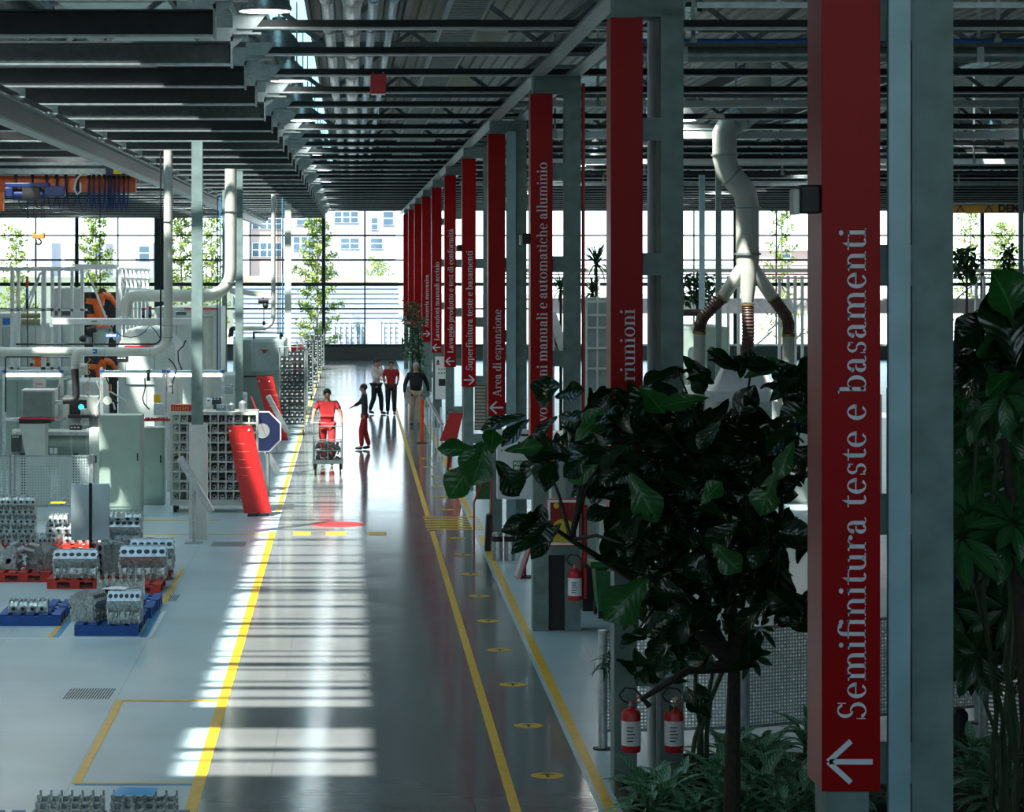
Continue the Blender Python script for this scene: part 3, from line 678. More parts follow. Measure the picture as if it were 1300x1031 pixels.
def make_vblock(n=6,L=.62):
    """V engine block: two inclined banks with open bores, webs along the crankcase"""
    t=thing('engine_block','x','engine block',(0,0,0)); m=MB()
    m.prism([(-.19,0),(.19,0),(.21,.06),(.15,.16),(-.15,.16),(-.21,.06)],-L/2,L/2,'x')
    banks=[]
    for s in(-1,1):
        n0=Vector((0,s*math.sin(.62),math.cos(.62))); c=Vector((0,s*.12,.22)); u=Vector((0,math.cos(.62)*-s,math.sin(.62))) 
        M=Matrix(((1,0,0),(0,math.cos(.62)*1,n0.y),(0,-math.sin(.62)*s,n0.z)))
        m.cbox(c,(L/2,.085,.13),M); banks.append((c,n0,M))
    for i in range(n+1):
        x=-L/2+.02+(L-.04)*i/n; m.prism([(-.225,.0),(.225,.0),(.215,.12),(-.215,.12)],x-.008,x+.008,'x')
    for i in range(5): m.cyl((-L/2+.06+i*.12,-.2,.07),(-L/2+.06+i*.12,-.235,.07),.022,8)
    for i in range(n+1):
        x=-L/2+.01+(L-.02)*i/n; m.cyl((x,-.215,.01),(x,-.245,.01),.012,6); m.cyl((x,0,.15),(x,0,.2),.014,6); m.box(x-.006,-.23,.10,x+.006,.23,.17)
    rv_=random.Random(n)
    for e_ in(-1,1):
        xe=e_*L/2; m.cyl((xe,0,.14),(xe+e_*.025,0,.14),.09,18); m.cyl((xe+e_*.02,0,.14),(xe+e_*.035,0,.14),.05,14)
        for (yy,zz,r_2) in((-.17,.24,.05),(.17,.24,.05),(-.2,.33,.022),(.2,.33,.022),(-.12,.06,.03),(.12,.06,.03),(0,.25,.03),(-.24,.2,.015),(.24,.2,.015),(-.06,.03,.014),(.06,.03,.014)): m.cyl((xe,yy,zz),(xe+e_*.022,yy,zz),r_2,10)
        for (ya,za,yb,zb) in((-.2,.1,-.12,.33),(.2,.1,.12,.33),(-.1,.02,.1,.02),(0,.2,0,.3)): m.bar((xe+e_*.008,ya,za),(xe+e_*.008,yb,zb),.014,.02)
    for j in range(14):
        xx=rv_.uniform(-L/2+.04,L/2-.04)
        for sy in(-1,1): m.cyl((xx,sy*.19,rv_.uniform(.03,.15)),(xx,sy*rv_.uniform(.225,.25),.09),rv_.uniform(.01,.025),8)
    m.build('casting',ALU,t)
    for c,n0,M in banks:
        q=MB(); q.cbox(c+n0*.134,(L/2+.004,.09,.006),M); q.build('deck_face',DECKAL,t,smooth=False)
        for i in range(n):
            x=-L/2+L*(i+.5)/n; p=c+n0*.139; MB().cyl((x,p.y,p.z),(x,p.y+n0.y*.004,p.z+n0.z*.004),L/n*.38,18).build('cylinder_bore',BORE,t)
    return t
def make_crank(n=6,L=.6):
    """crankcase casting: row of bearing saddles with tall studs"""
    t=thing('crankcase','x','crankcase',(0,0,0)); m=MB(); m.box(-L/2,-.14,0,L/2,.14,.03); m.box(-L/2,-.15,.0,L/2,-.13,.16); m.box(-L/2,.13,.0,L/2,.15,.16)
    for i in range(n+1):
        x=-L/2+.01+(L-.02)*i/n; m.prism([(-.14,0),(.14,0),(.14,.17),(.08,.17),(.04,.10),(-.04,.10),(-.08,.17),(-.14,.17)],x-.012,x+.012,'x')
    for i in range(n): m.cyl((-L/2+L*(i+.5)/n,-.14,.08),(-L/2+L*(i+.5)/n,-.175,.08),.03,10)
    for i in range(n+1):
        for y in(-.11,.11): x=-L/2+.01+(L-.02)*i/n; m.cyl((x,y,.15),(x,y,.24),.011,6)
    m.build('casting',ALU,t)
    MB().cyl((-L/4,-.15,.08),(-L/4,-.18,.08),.045,14).build('port',BORE,t); return t
head=make_head(); vb=make_vblock(); ck=make_crank(); v4=make_vblock(4,.46); v4['label']='x'
FH,FV,FC,F4=[True],[True],[True],[True]
GH,GV='cylinder heads stacked on the pallets','engine blocks on the pallets'
zp=.145
# back row, left stack: five layers of two heads
for i in range(5):
    for j,x in enumerate((-5.72,-5.32)):
        place(head,'cylinder head in the tall left stack, layer %d of five from the floor, %s side'%(i+1,('left','right')[j]) if 0 else '%s cylinder head from the bottom of the tall left stack, %s side'%(ordn(i),('left','right')[j]),FH,(x-.02*(i%2),44.85-.01*i,zp+.158*i),0.03*(-1)**i,GH,(.74,1,.9))
for x,z,s,l in((-4.95,0,.55,'short cylinder head at the left of the low pile, back row'),(-4.42,0,1,'cylinder head on the red pallet left of the metal panels'),(-4.7,.16,1,'cylinder head lying on top of two others in the back row'),(-4.78,.32,.6,'small cylinder head topping the low pile')):
    place(head,l,FH,(x,44.85,zp+z),0,GH,(s,1,1))
place(vb,'zigzag engine block right of the metal panels, back row',FV,(-3.75,44.9,zp),0,GV,(1.0,1,1.0))
place(head,'cylinder head with white tag on the zigzag block, back row',FH,(-3.72,44.85,zp+.355),0,GH,(1.2,1,.9))
tag(MB().box(-3.82,44.69,.56,-3.68,44.695,.64).build('paper_tag',WP,at=(-3.75,44.69,.56),smooth=False),'small white paper tag on the topmost head, back row','tag')
tag(MB().box(-4.9,44.8,.79,-4.66,44.95,.81).build('yellow_gasket',YEL,at=(-4.8,44.8,.79),smooth=False),'yellow gasket on top of the low pile of heads','gasket')
# middle row
place(v4,'engine block turned end-on at the left of the middle row',F4,(-5.2,41.2,zp),PI/2-.1,GV)
place(vb,'chunky engine block on the leftmost red pallet, middle row',FV,(-4.62,41.05,zp),PI/2+.5,GV,(.62,.8,1))
place(vb,'engine block with six open bores facing the camera',FV,(-4.0,40.05,zp),0,GV,(1,1,1.02))
place(ck,'flat crankcase lying behind the six-bore block',FC,(-3.75,40.75,zp+.1),0.1,'crankcases on the pallets')
b=place(v4,'engine block stood on its end beside the six-bore block',F4,(-3.5,40.3,zp+.24),0,GV,(1,.8,.8)); b.rotation_euler=(PI/2,PI/2,PI/2*0)
place(vb,'bright engine block on the right red pallet',FV,(-3.02,39.9,zp),.05,GV,(1.05,1.1,1.2))
place(vb,'engine block behind the bright one, right red pallet',FV,(-2.98,41.1,zp),.05,GV,(1,1,1.15))
# blue pallets
place(head,'single small cylinder head with four ports on a blue pallet',FH,(-4.22,36.0,zp),0,GH,(.95,1,1.05))
place(vb,'engine block turned end-on at the left of the blue pallet',FV,(-3.36,35.15,zp),PI/2-.35,GV,(.6,.75,.95))
place(vb,'engine block upright on the blue pallet, four bores low down',FV,(-2.88,34.98,zp),0,GV,(.66,.85,1.05))
place(ck,'crankcase with tall studs on the blue pallet, behind two blocks',FC,(-3.02,36.0,zp+.2),0,'crankcases on the pallets',(1.0,1,1.3))
place(ck,'crankcase under the studded one on the blue pallet',FC,(-3.1,35.8,zp),0.06,'crankcases on the pallets',(1.05,1,.8))
tag(MB().prism([(-3.2,35.1),(-2.9,35.05),(-2.86,35.3),(-2.98,35.42),(-3.12,35.36)],.545,.55,'z').build('paper_sheet',WP,at=(-3,35.2,.545),smooth=False),'crumpled white paper lying on the front engine block','paper')
# bottom edge: three rows of camshaft housings in two columns
for i in range(4):
    for j,x in enumerate((-2.28,-1.67)):
        place(ck,'%s camshaft housing from the aisle end of the %s column, bottom edge'%(ordn(i),('left','right')[j]),FC,(x+.02*i-.05,22.85-.31*i,zp),0,'camshaft housings at the bottom edge',(.9,.9,.7))
o=thing('blue_pouch','bright blue plastic pouch on the camshaft housings','pouch',(-1.8,22.7,.3))
m=MB(); m.add([(-1.98,22.55,.345),(-1.62,22.53,.35),(-1.6,22.8,.36),(-1.92,22.83,.365),(-1.8,22.65,.385)],[(0,1,4),(1,2,4),(2,3,4),(3,0,4),(0,3,2,1)]); m.build('pouch_body',mat('blue_plastic_film',(.03,.35,.7),.3,0,.1),o)
# ================================================================ left bays: stands, cabinets, machines
def PB(x0,y0,x1,y1,d,dep): return pbox(MB(),x0,y0,x1,y1,d,dep)
def T(name,label,cat,px,py,d,group=None): return thing(name,label,cat,(X_(px,d),d,Z_(py,d)),group)
def onfloor(d): return H*F/d+VY    # pixel row of the floor at distance d
# double sheet metal panels on a pole
d=44.2; t=T('display_stand','brushed metal double panel on a dark pole in front of the pallets','stand',115,onfloor(d),d)
PB(90,614,113.5,686,d,.03).build('panel',SHEET,t,bevel=.01,smooth=False); PB(116.5,614,139,686,d,.03).build('panel',SHEET,t,bevel=.01,smooth=False)
MB().cyl((X_(115,d),d-.01,0),(X_(115,d),d-.01,Z_(613,d)),.022,12).build('pole',DARK,t); MB().lathe([(.001,.015),(.17,.015),(.18,.0)],(X_(115,d),d,0),24).build('foot',DARK,t)
# tilted lecterns
def lectern(x0,y0,x1,y1,px,d,lab,mm=SHEET,wd=.5):
    t=T('tilted_lectern',lab,'lectern',px,onfloor(d),d,'slanting lecterns')
    a=Vector((X_(x0,d),d,Z_(y0,d))); b=Vector((X_(x1,d),d,Z_(y1,d)))
    MB().bar(a,b,.10,.11,up=(0,0,1)).bar(a+Vector((0,wd,0)),b+Vector((0,wd,0)),.1,.11).build('edge_frame',ALU2,t,smooth=False)
    n=(b-a).normalized(); MB().add([tuple(p) for p in(a,b,b+Vector((0,wd,0)),a+Vector((0,wd,0)))],[(0,1,2,3)]).add([tuple(p+Vector((.02,0,.01))) for p in(a,b,b+Vector((0,wd,0)),a+Vector((0,wd,0)))],[(3,2,1,0)]).build('board',mm,t,smooth=False)
    c=(a+b)/2; xx=X_(px,d); MB().cyl((xx,d+wd/2,0),(xx,d+wd/2,a.z+(b.z-a.z)*max(0.05,min(.95,(xx-a.x)/(b.x-a.x)))),.03,12).build('post',ALU2,t)
    MB().box(xx-.15,d+wd/2-.15,0,xx+.15,d+wd/2+.15,.012).build('foot_plate',STEEL,t,smooth=False)
lectern(228,581,268,650,246,46.2,'silver lectern slanting in front of the post base',SHEET,.12)
lectern(326,549,352,600,341,57,'silver lectern slanting beside the navy octagon',SHEET,.3)
lectern(340,503,364,548,352,68,'white lectern slanting beside the far red panel',WP,.3)
lectern(380,428,401,462,386,101.3,'long white lectern slanting beside the far racks',WP,.3)
def redpanel(a,b,c,e_,d,lab):
    t=T('display_board',lab,'panel',(c[0]+e_[0])/2,c[1],d,'leaning red panels')
    pts=[(X_(p[0],d),Z_(p[1],d)) for p in(c,e_,b,a)]
    MB().prism(pts,d,d+.05).build('board',REDP,t,bevel=.006,smooth=False)
    for p,q in((c,a),(e_,b)):
        pass
    m=MB(); xm=X_((c[0]+e_[0])/2,d); m.bar((xm,d+.4,0),(X_((a[0]+b[0])/2,d),d+.06,Z_(a[1],d)-.2),.04); m.box(xm-.2,d+.0,0,xm+.2,d+.45,.015); m.build('prop',DARK,t,smooth=False)
    m=MB()
    for p in(a,b):
        s=4 if p is a else -4
        m.cyl((X_(p[0]+s,d),d,Z_(p[1]+6,d)),(X_(p[0]+s,d),d-.012,Z_(p[1]+6,d)),.02,10)
    m.build('fixing_bolt',WP,t)
    m=MB()
    for j in range(5): y=a[1]+(c[1]-a[1])*(.2+.09*j); x=a[0]+(c[0]-a[0])*(.2+.09*j); m.box(X_(x+6,d),d-.002,Z_(y,d),X_(x+6+(12,16,9,14,8)[j],d),d,Z_(y+.8,d))
    m.build('lettering_line',mat('faded_lettering',(.6,.2,.16),.5),t,smooth=False)
redpanel((288,541),(320,540),(310,652),(345,651),51.15,'large bright red leaning panel, nearest of the leaning panels')
redpanel((325,478),(346,478),(346,559),(366,559),73,'dark red leaning panel behind the navy octagon sign')
redpanel((366,438),(385,438),(374,474),(391,474),109,'far small red leaning panel beside the shaft racks')
# navy octagon
d=55.5; t=T('octagon_sign','navy octagonal sign with white rim and pale disc','sign',331,onfloor(d),d)
def octo(r,z0,z1,cx=331,cy=548): return [(X_(cx+r*math.cos(PI/8+i*PI/4),d),Z_(cy-r*math.sin(PI/8+i*PI/4)*1.0,d)) for i in range(8)]
MB().prism(octo(28,0,0),d,d+.03).build('rim',WP,t,smooth=False); MB().prism(octo(26.3,0,0),d-.01,d).build('face',NAVY,t,smooth=False)
MB().cyl((X_(333,d),d-.012,Z_(547,d)),(X_(333,d),d-.02,Z_(547,d)),.15,28).build('pale_disc',SHEET,t); MB().bar((X_(332,d),d-.03,Z_(539,d)),(X_(337,d),d-.03,Z_(551,d)),.03,.01).build('pointer',REDP,t,smooth=False)
MB().cyl((X_(340,d),d+.05,0),(X_(340,d),d+.05,Z_(560,d)),.035,10).build('post',STEEL,t); MB().box(X_(340,d)-.15,d-.1,0,X_(340,d)+.15,d+.2,.015).build('foot_plate',STEEL,t,smooth=False)
m=MB(); m.bar((X_(319,d),d-.1,Z_(503,d)),(X_(328,d),d-.1,Z_(526,d)),.035,.02); tag(m.build('red_baton',REDP,at=(X_(323,d),d-.1,Z_(526,d)),smooth=False),'slanting red rod sticking up behind the octagon sign','rod')
# storage rack with open grid
RACKM=mat('rack_paint',(.42,.45,.41),.45,0,.1)
d=51.9; t=T('storage_rack','grey grid storage rack on castors behind the red panel','rack',270,648,d)
m=MB(); x0,x1,y0,y1=218,326,525,640
for px in [218+ i*(108/11.) for i in range(12)]: pbox(m,px-1,y0,px+1,y1,d,.03)
m.build('upright_bar',RACKM,t,smooth=False); m=MB()
rows=[525+ i*12.3 for i in range(10)]
for py in rows: pbox(m,x0,py-1.2,x1,py+1.2,d-.005,.04)
m.build('cross_bar',RACKM,t,smooth=False)
m=PB(x0-1,523,x1+1,527,d-.02,.9); pbox(m,x0-1,637,x1+1,642,d-.02,.9); pbox(m,x0-2,523,x0+1,642,d-.03,.06); pbox(m,x1-1,523,x1+2,642,d-.03,.06); m.build('outer_frame',RACKM,t,smooth=False)
m=MB()
for py in rows[1:]: pbox(m,x0,py,x1,py+.7,d+.04,.8)
m.build('shelf',GGREY,t,smooth=False); PB(x0,526,x1,637,d+.86,.02).build('back_panel',GGREY,t,smooth=False)
for px in(222,322):
    for dy in(.1,.7): MB().cyl((X_(px,d)-.03,d+dy,.075),(X_(px,d)+.03,d+dy,.075),.074,14).build('castor',BLACK,t); MB().box(X_(px,d)-.04,d+dy-.04,.10,X_(px,d)+.04,d+dy+.04,.16).build('castor_fork',STEEL,t,smooth=False)
# parts lying in the rack
def make_part():
    t=thing('machined_part','x','part',(0,0,0)); MB().box(-.045,-.05,0,.045,.05,.05).cyl((0,-.06,.06),(0,.05,.06),.035,10).build('part_body',ALU2,t); MB().cyl((0,-.062,.06),(0,-.068,.06),.02,10).build('hole',BORE,t); return t
mp=make_part(); fp=[True]; rr=random.Random(3)
for r_i in range(1,10):
    for c_i in range(11):
        if rr.random()<.2: continue
        px=218+(c_i+.5)*108/11
        if 240<px<262: continue
        place(mp,'bright metal part in row %s from the top, %s column of the grid rack'%(ordn(r_i-1),ordn(c_i)),fp,(X_(px,d),d+.2,Z_(rows[r_i]-.3,d)+.006),rr.uniform(-.3,.3),'metal parts in the grid rack')
        
# white cabinets
def cabinet(name,label,x0,y0,x1,y1,d,dep,mm=GGREY,plinth=True,seam=None,extra=None):
    yb=onfloor(d); t=T(name,label,'cabinet',(x0+x1)/2,yb,d)
    m=MB().box(X_(x0,d),d,.0 if not plinth else .12,X_(x1,d),d+dep,Z_(y0,d)); m.build('body',mm,t,bevel=.012,smooth=False)
    if plinth: MB().box(X_(x0,d)+.01,d+.03,0,X_(x1,d)-.01,d+dep-.03,.118).build('plinth',GGREY,t,smooth=False)
    m=MB().box(X_(x0,d)+.03,d-.012,.17,X_(x1,d)-.03,d,Z_(y0,d)-.04); m.build('door',mm,t,bevel=.006,smooth=False)
    MB().box(X_(x1,d)-.09,d-.035,Z_(y0,d)*.55,X_(x1,d)-.065,d-.013,Z_(y0,d)*.55+.14).build('handle',DARK,t,smooth=False)
    return t
cabinet('control_cabinet','tall pale grey green cabinet beside the perforated screen',126,527,180,655,51.2,.6)
t=cabinet('control_cabinet','second grey green cabinet, right of the tall one',182,543,209,640,53.5,.5)
cabinet('control_cabinet','low rounded cabinet between the tank and the tall cabinet',113,544,127,640,53.6,.5,WHITE)
# perforated safety screen with silver posts
PERF=perf_mat('perforated_sheet',(.42,.5,.49),.05,.05,.0135); PERF2=perf_mat('perforated_sheet_near',(.5,.58,.57),.034,.034,.0115); SLAT=perf_mat('slotted_sheet',(.2,.24,.24),.04,.04,.011,True)
def screen(pts,z0,z1,lab,mm,postw=.05,posts=True,cap=True):
    t=thing('perforated_screen',lab,'screen',(pts[0][0],pts[0][1],0),'perforated screens')
    for (a,b) in zip(pts,pts[1:]):
        a=Vector((a[0],a[1],0)); b=Vector((b[0],b[1],0)); L_=(b-a).length; ang=math.atan2(b.y-a.y,b.x-a.x)
        m=MB().box(0,-.002,0,L_,.002,z1-z0); o=m.build('sheet',mm,at=(0,0,0),smooth=False); o.parent=t; o.location=a+Vector((0,0,z0))-Vector(ORG[t.name]); o.rotation_euler=(0,0,ang)
        q=MB(); q.bar(a+Vector((0,0,z1)),b+Vector((0,0,z1)),.02,.03); q.bar(a+Vector((0,0,z0)),b+Vector((0,0,z0)),.02,.03); q.build('frame_rail',STEEL,t,smooth=False)
    for p in pts:
        MB().cyl((p[0],p[1]-.04,0),(p[0],p[1]-.04,z1+.02),postw,16).build('post',ALU2,t); MB().lathe([(.001,.012),(postw*2.2,.012),(postw*2.2,0)],(p[0],p[1]-.04,0),20).build('foot',DARK,t)
d=50.9
screen([(X_(-75,d),d),(X_(16,d),d),(X_(117,d),d)],.22,Z_(579,d),'perforated metal safety screen on silver posts, left machine bay',PERF)
# box machine on a hopper
d=53; t=T('extraction_unit','square grey extraction box on a tapered hopper, far left','machine',48,onfloor(d),d)
PB(26,495,69,531,d,.7).build('box_body',STEEL,t,bevel=.02,smooth=False); PB(29,497,66,529,d-.015,.014).build('front_panel',mat('panel_grey',(.13,.17,.15),.5),t,bevel=.01,smooth=False)
PB(23,531,70,532.6,d-.02,.8).build('base_band',REDP,t,smooth=False); PB(24,532.6,64,537.5,d,.75).build('gasket',BLACK,t,smooth=False)
pts=[(X_(25,d),Z_(538,d)),(X_(57,d),Z_(538,d)),(X_(57,d),Z_(592,d)),(X_(35,d),Z_(592,d))]; MB().prism(pts,d,d+.6).build('hopper',WHITE,t,smooth=False)
PB(33,592,60,onfloor(d),d+.05,.5).build('stand',GGREY,t,smooth=False)
PB(69,509,80,514,d+.2,.2).build('outlet',PIPEW,t,smooth=False)
t=T('fluid_tank','long grey cylindrical tank with pale bands behind the screen','tank',85,onfloor(54.2),54.2)
d=54.2; m=MB().cyl((X_(13,d),d+.4,Z_(563,d)),(X_(112,d),d+.4,Z_(563,d)),.26,24); m.build('tank_body',GGREY,t); m=MB()
for px in(34,57,88,108): m.cyl((X_(px,d),d+.4,Z_(563,d)),(X_(px+2.5,d),d+.4,Z_(563,d)),.272,24)
m.build('band',WHITE,t); m=MB(); pbox(m,25,575,32,onfloor(d),d+.25,.3); pbox(m,92,575,99,onfloor(d),d+.25,.3); m.build('saddle',DARK,t,smooth=False)
m=MB(); pbox(m,63,569,67,576,d+.1,.02); pbox(m,68.5,569,72.5,576,d+.1,.02); m.build('socket',WP,t,smooth=False)
PB(20,548,112,553,d+.1,.5).build('top_rail',ALU2,t,smooth=False)
# pipes
def pipe(name,pts,d,r,mm,lab,rings=(),group='cream pipes in the left bays',bend=None):
    P3=[Vector((X_(x,d),d,Z_(y,d))) for x,y in pts]
    out=[P3[0]]; br=bend or r*3
    for i in range(1,len(P3)-1):
        a,b,c=P3[i-1],P3[i],P3[i+1]; u=(a-b).normalized(); v=(c-b).normalized(); q=min(br,(a-b).length*.45,(c-b).length*.45)
        for s in range(6):
            w=s/5.; out.append((b+u*q)*(1-w)**2+b*2*w*(1-w)+(b+v*q)*w*w)
    out.append(P3[-1])
    t=thing(name,lab,'pipe',tuple(P3[0]),group); MB().tube(out,r,16).build('pipe_run',mm,t)
    m=MB()
    for (x,y,dx,dy) in rings: m.cyl(Vector((X_(x,d),d,Z_(y,d))),Vector((X_(x+dx,d),d,Z_(y+dy,d))),r*1.15,16)
    if rings: m.build('clamp_ring',STEEL,t)
    return t
pipe('suction_pipe',[(213.5,190.8),(213.5,446.5),(0-60,446.5)],50.2,.082,PIPEW,'thick cream pipe dropping from the ceiling and bending left',[(213.5,281,0,1),(213.5,413,0,1),(213.5,428,0,1),(190,446.5,1,0),(133,446.5,1,0)],bend=.35)
t=pipe('suction_pipe',[(118,446.5),(95,446.5),(95,468)],50.1,.07,PIPEW,'short cream elbow branching down from the long pipe',[(95,463,0,1)],bend=.25)
pipe('black_hose',[(95,468),(97,508),(80,508.5)],50.3,.068,BLACK,'thick black hose hooked to the grey extraction box',bend=.35,group=None)
pipe('suction_pipe',[(293,214.5),(293,375.5),(162,375.5),(158,402)],60,.13,PIPEW,'second cream pipe, dropping between two posts and bending left',[(293,268,0,1),(293,358,0,1),(209,375.5,1,0)],bend=.6)
pipe('suction_pipe',[(347,246.5),(347,417),(300,417)],82,.066,PIPEW,'thin cream pipe bending left above the grey machine',[(347,403,0,1),(335,417,1,0)],bend=.4)
pipe('black_hose',[(300,417),(294,417),(293,427)],82,.07,BLACK,'short black hose elbow above the grey machine',bend=.3,group=None)
pipe('suction_pipe',[(264,400),(264,520)],66,.13,PIPEW,'stubby cream stack right of the wide post',[(264,402,0,1)])
pipe('thin_conduit',[(204,193),(204,432),(198,437),(20,437)],50.5,.016,DARK,'thin dark conduit running beside the thick cream pipe',bend=.1,group='thin conduits')
pipe('thin_conduit',[(7,523),(7,453),(88,453)],51,.014,DARK,'thin dark conduit under the long cream pipe',bend=.05,group='thin conduits')
for i,(px,d) in enumerate(((276,72),(279.5,72),(353,88),(355.5,88),(358.5,88),(127,80),(35,80))):
    pipe('hanging_cable',[(px,250),(px,520 if px<300 else 424)],d,.016,(DARK,BLUET,DARK)[i%3],('thin dark cable left of the two cream pipes','blue green cable just right of the thin dark one','leftmost cable beside the thin cream pipe','middle cable beside the thin cream pipe','rightmost cable beside the thin cream pipe','thin cable hanging by the white frame','thin cable hanging at the far left window')[i],group='hanging cables')
# horizontal light rail
d=52; t=T('hoist_rail','pale horizontal hoist rail with rounded ends over the left machines','rail',150,414,d)
PB(64,404,252,413,d,.12).build('rail_body',WFRAME,t,bevel=.02); PB(63,402.5,66,415,d-.01,.14).build('end_cap',SHEET,t,smooth=False); m=PB(116,407.3,123,408.6,d-.003,.002); m.build('mark',NAVY,t,smooth=False)
m=MB(); m.tube([(X_(x,d),d+.06,Z_(y,d)) for x,y in((140,413),(146,421),(155,427),(165,428.5),(175,427),(184,421),(190,413),(197,420),(204,431))],.01,6); m.build('power_cord',DARK,t)
# workstation frames with tube lights
def workst(x0,x1,d,lab,posts,yt=470):
    t=T('workstation_frame',lab,'workstation',(x0+x1)/2,onfloor(d),d,'lit workstation frames')
    PB(x0,yt,x1,yt+4,d,.08).build('top_rail',SHEET,t,bevel=.01,smooth=False)
    PB(x0+3,yt+5,x1-4,yt+8.2,d+.01,.05).build('light_tube',TUBEG,t,smooth=False)
    for px in posts: PB(px-2,yt-3,px+2,onfloor(d),d+.06,.06).build('post',ALU2,t,smooth=False)
    PB(x0,532,x1,535,d,.6).build('bench_top',SHEET,t,smooth=False)
    for px in posts: PB(px-2.5,yt,px+2.5,yt+3.5,d-.012,.012).build('blue_joint',BLUE,t,smooth=False)
workst(4,80,55,'workstation frame with a lit tube at the far left',(5,78))
workst(127,209,55.2,'workstation frame with a lit tube behind the tall cabinet',(129,208))
workst(212,285,56.5,'workstation frame with a lit tube crossed by the wide post',(214,283))
# bench clutter
d=54.6
def clamp_lamp(x,y,jx,jy,bx,by,lab):
    t=T('bench_lamp',lab,'lamp',x,y,d,'white bench lamps'); MB().cyl((X_(x,d),d-.1,Z_(y,d)),(X_(x,d),d-.02,Z_(y,d)),.085,20,.07).build('lamp_head',PIPEW,t)
    m=MB().tube([(X_(x,d),d-.03,Z_(y,d)),(X_(jx,d),d-.02,Z_(jy,d)),(X_(bx,d),d,Z_(by,d))],.018,8); m.build('lamp_arm',PIPEW,t)
clamp_lamp(165,513,152,504,139,497,'white round bench lamp on a bent arm, right one'); clamp_lamp(137,508,144,512,146,520,'white round bench lamp beside the black frame, left one')
t=T('control_monitor','dark monitor with a cyan spot on a white console','monitor',105,onfloor(55.9),55.9); d=55.9
PB(80,503,125,onfloor(d),d+.05,.5).build('console',WHITE,t,bevel=.02,smooth=False); PB(88,508,110,528,d+.03,.02).build('screen',BLACK,t,smooth=False)
MB().cyl((X_(103,d),d+.028,Z_(517,d)),(X_(103,d),d+.024,Z_(517,d)),.06,16).build('screen_spot',mat('screen_cyan',(.02,.4,.5),.4,emit=.8,ecol=(.05,.7,.9)),t)
m=PB(102,519,113,541,d-.1,.12); m.build('side_module',ALU,t,bevel=.01,smooth=False); PB(86,527,126,531,d-.15,.2).build('keyboard_tray',BLACK,t,bevel=.01,smooth=False)
d=55.6
def plate(name,lab,cat,x0,y0,x1,y1,d,mm,group=None,dep=.02,mark=None):
    t=T(name,lab,cat,(x0+x1)/2,y1,d,group); PB(x0,y0,x1,y1,d,dep).build('plate',mm,t,smooth=False)
    if mark: mark(t)
    return t
def bars(x0,y0,x1,y1,d,mm,n,gap=.35):
    def f(t):
        m=MB(); w=(x1-x0)/n
        for i in range(n): pbox(m,x0+i*w,y0,x0+i*w+w*(1-gap),y1,d-.004,.003)
        m.build('lettering',mm,t,smooth=False)
    return f
plate('blue_badge','blue and white logo badge on the white machine behind the rail','badge',133,423.5,150,428.5,62,BLUE,mark=bars(135,424.5,148,427.5,62,WP,5))
plate('blue_badge','small blue label stuck on the long cream pipe','badge',115,443,123,449,50.05,BLUE,mark=bars(116.5,445,121.5,447,50.05,WP,3),dep=.01)
plate('warning_plate','small yellow plate beside the aluminium profile post','plate',195,501,204,511,54.9,YEL)
plate('red_sign_box','red lettered box on the grid rack, left of the wide post','sign',217,514,243,524,52.1,REDP,mark=bars(219,516.5,241,521.5,52.1,mat('amber_letters',(.6,.25,.05),.5),7,.5),dep=.4)
plate('logo_label','white panel with a red logo above the extraction box','label',42,480,58,492,57,WHITE,mark=bars(46,486,54,489,57,REDP,4))
m=MB(); 
for i in range(26): rr2=random.Random(i); pbox(m,183+i*1.35,531+rr2.uniform(-1.5,1),184.6+i*1.35,534.5,53.2+rr2.uniform(0,.2),.1)
tag(m.build('red_tools',REDP,at=(X_(200,53.2),53.2,Z_(534,53.2)),smooth=False),'row of red handled tools on the bench behind the second cabinet','tools')['kind']='stuff'
plate('document_holder','white box holding papers above the red tools','holder',195,513,208,527,53.8,SHEET,dep=.12)
# white frame mezzanine
d=74; t=T('white_steel_frame','white steel frame gantry with braces in the left bays','frame',60,onfloor(d),d)
m=MB(); pbox(m,-40,339,100,344,d,.3); pbox(m,95,335.5,150,342,d-.5,.3); m.build('top_beam',WFRAME,t,smooth=False)
for px,w in((15,4),(23,3),(55,5),(66,3.5),(75,3),(91,3),(104,4),(149,4)):
    PB(px-w/2,342,px+w/2,470 if px!=55 else onfloor(d),d+.02,.22).build('frame_post',WFRAME,t,smooth=False)
for a in((28,396,52,346),(36,392,50,352),(112,346,146,432),(146,405,120,480)): MB().bar((X_(a[0],d),d-.04,Z_(a[1],d)),(X_(a[2],d),d-.04,Z_(a[3],d)),.07,.05).build('brace',WFRAME,t,smooth=False)
m=MB(); pbox(m,-40,392,110,395,d+.02,.2); pbox(m,-40,466,150,470,d+.02,.2); m.build('cross_beam',WFRAME,t,smooth=False)
t=T('slatted_partition','row of white upright slats receding behind the cream pipe','partition',170,onfloor(72),72)
for i in range(8):
    px=152+i*5.0; d=72+i*1.2; o=PB(px-1.6,339+i*.6,px+1.6,onfloor(d)-.0,d,.2); o.build('slat',WFRAME,t,smooth=False)
m=MB()
for y in(341,353,366): m.bar((X_(150,72),72.1,Z_(y,72)),(X_(189,80.4),80.5,Z_(y+2,80.4)),.06)
m.build('tie_bar',WFRAME,t,smooth=False)
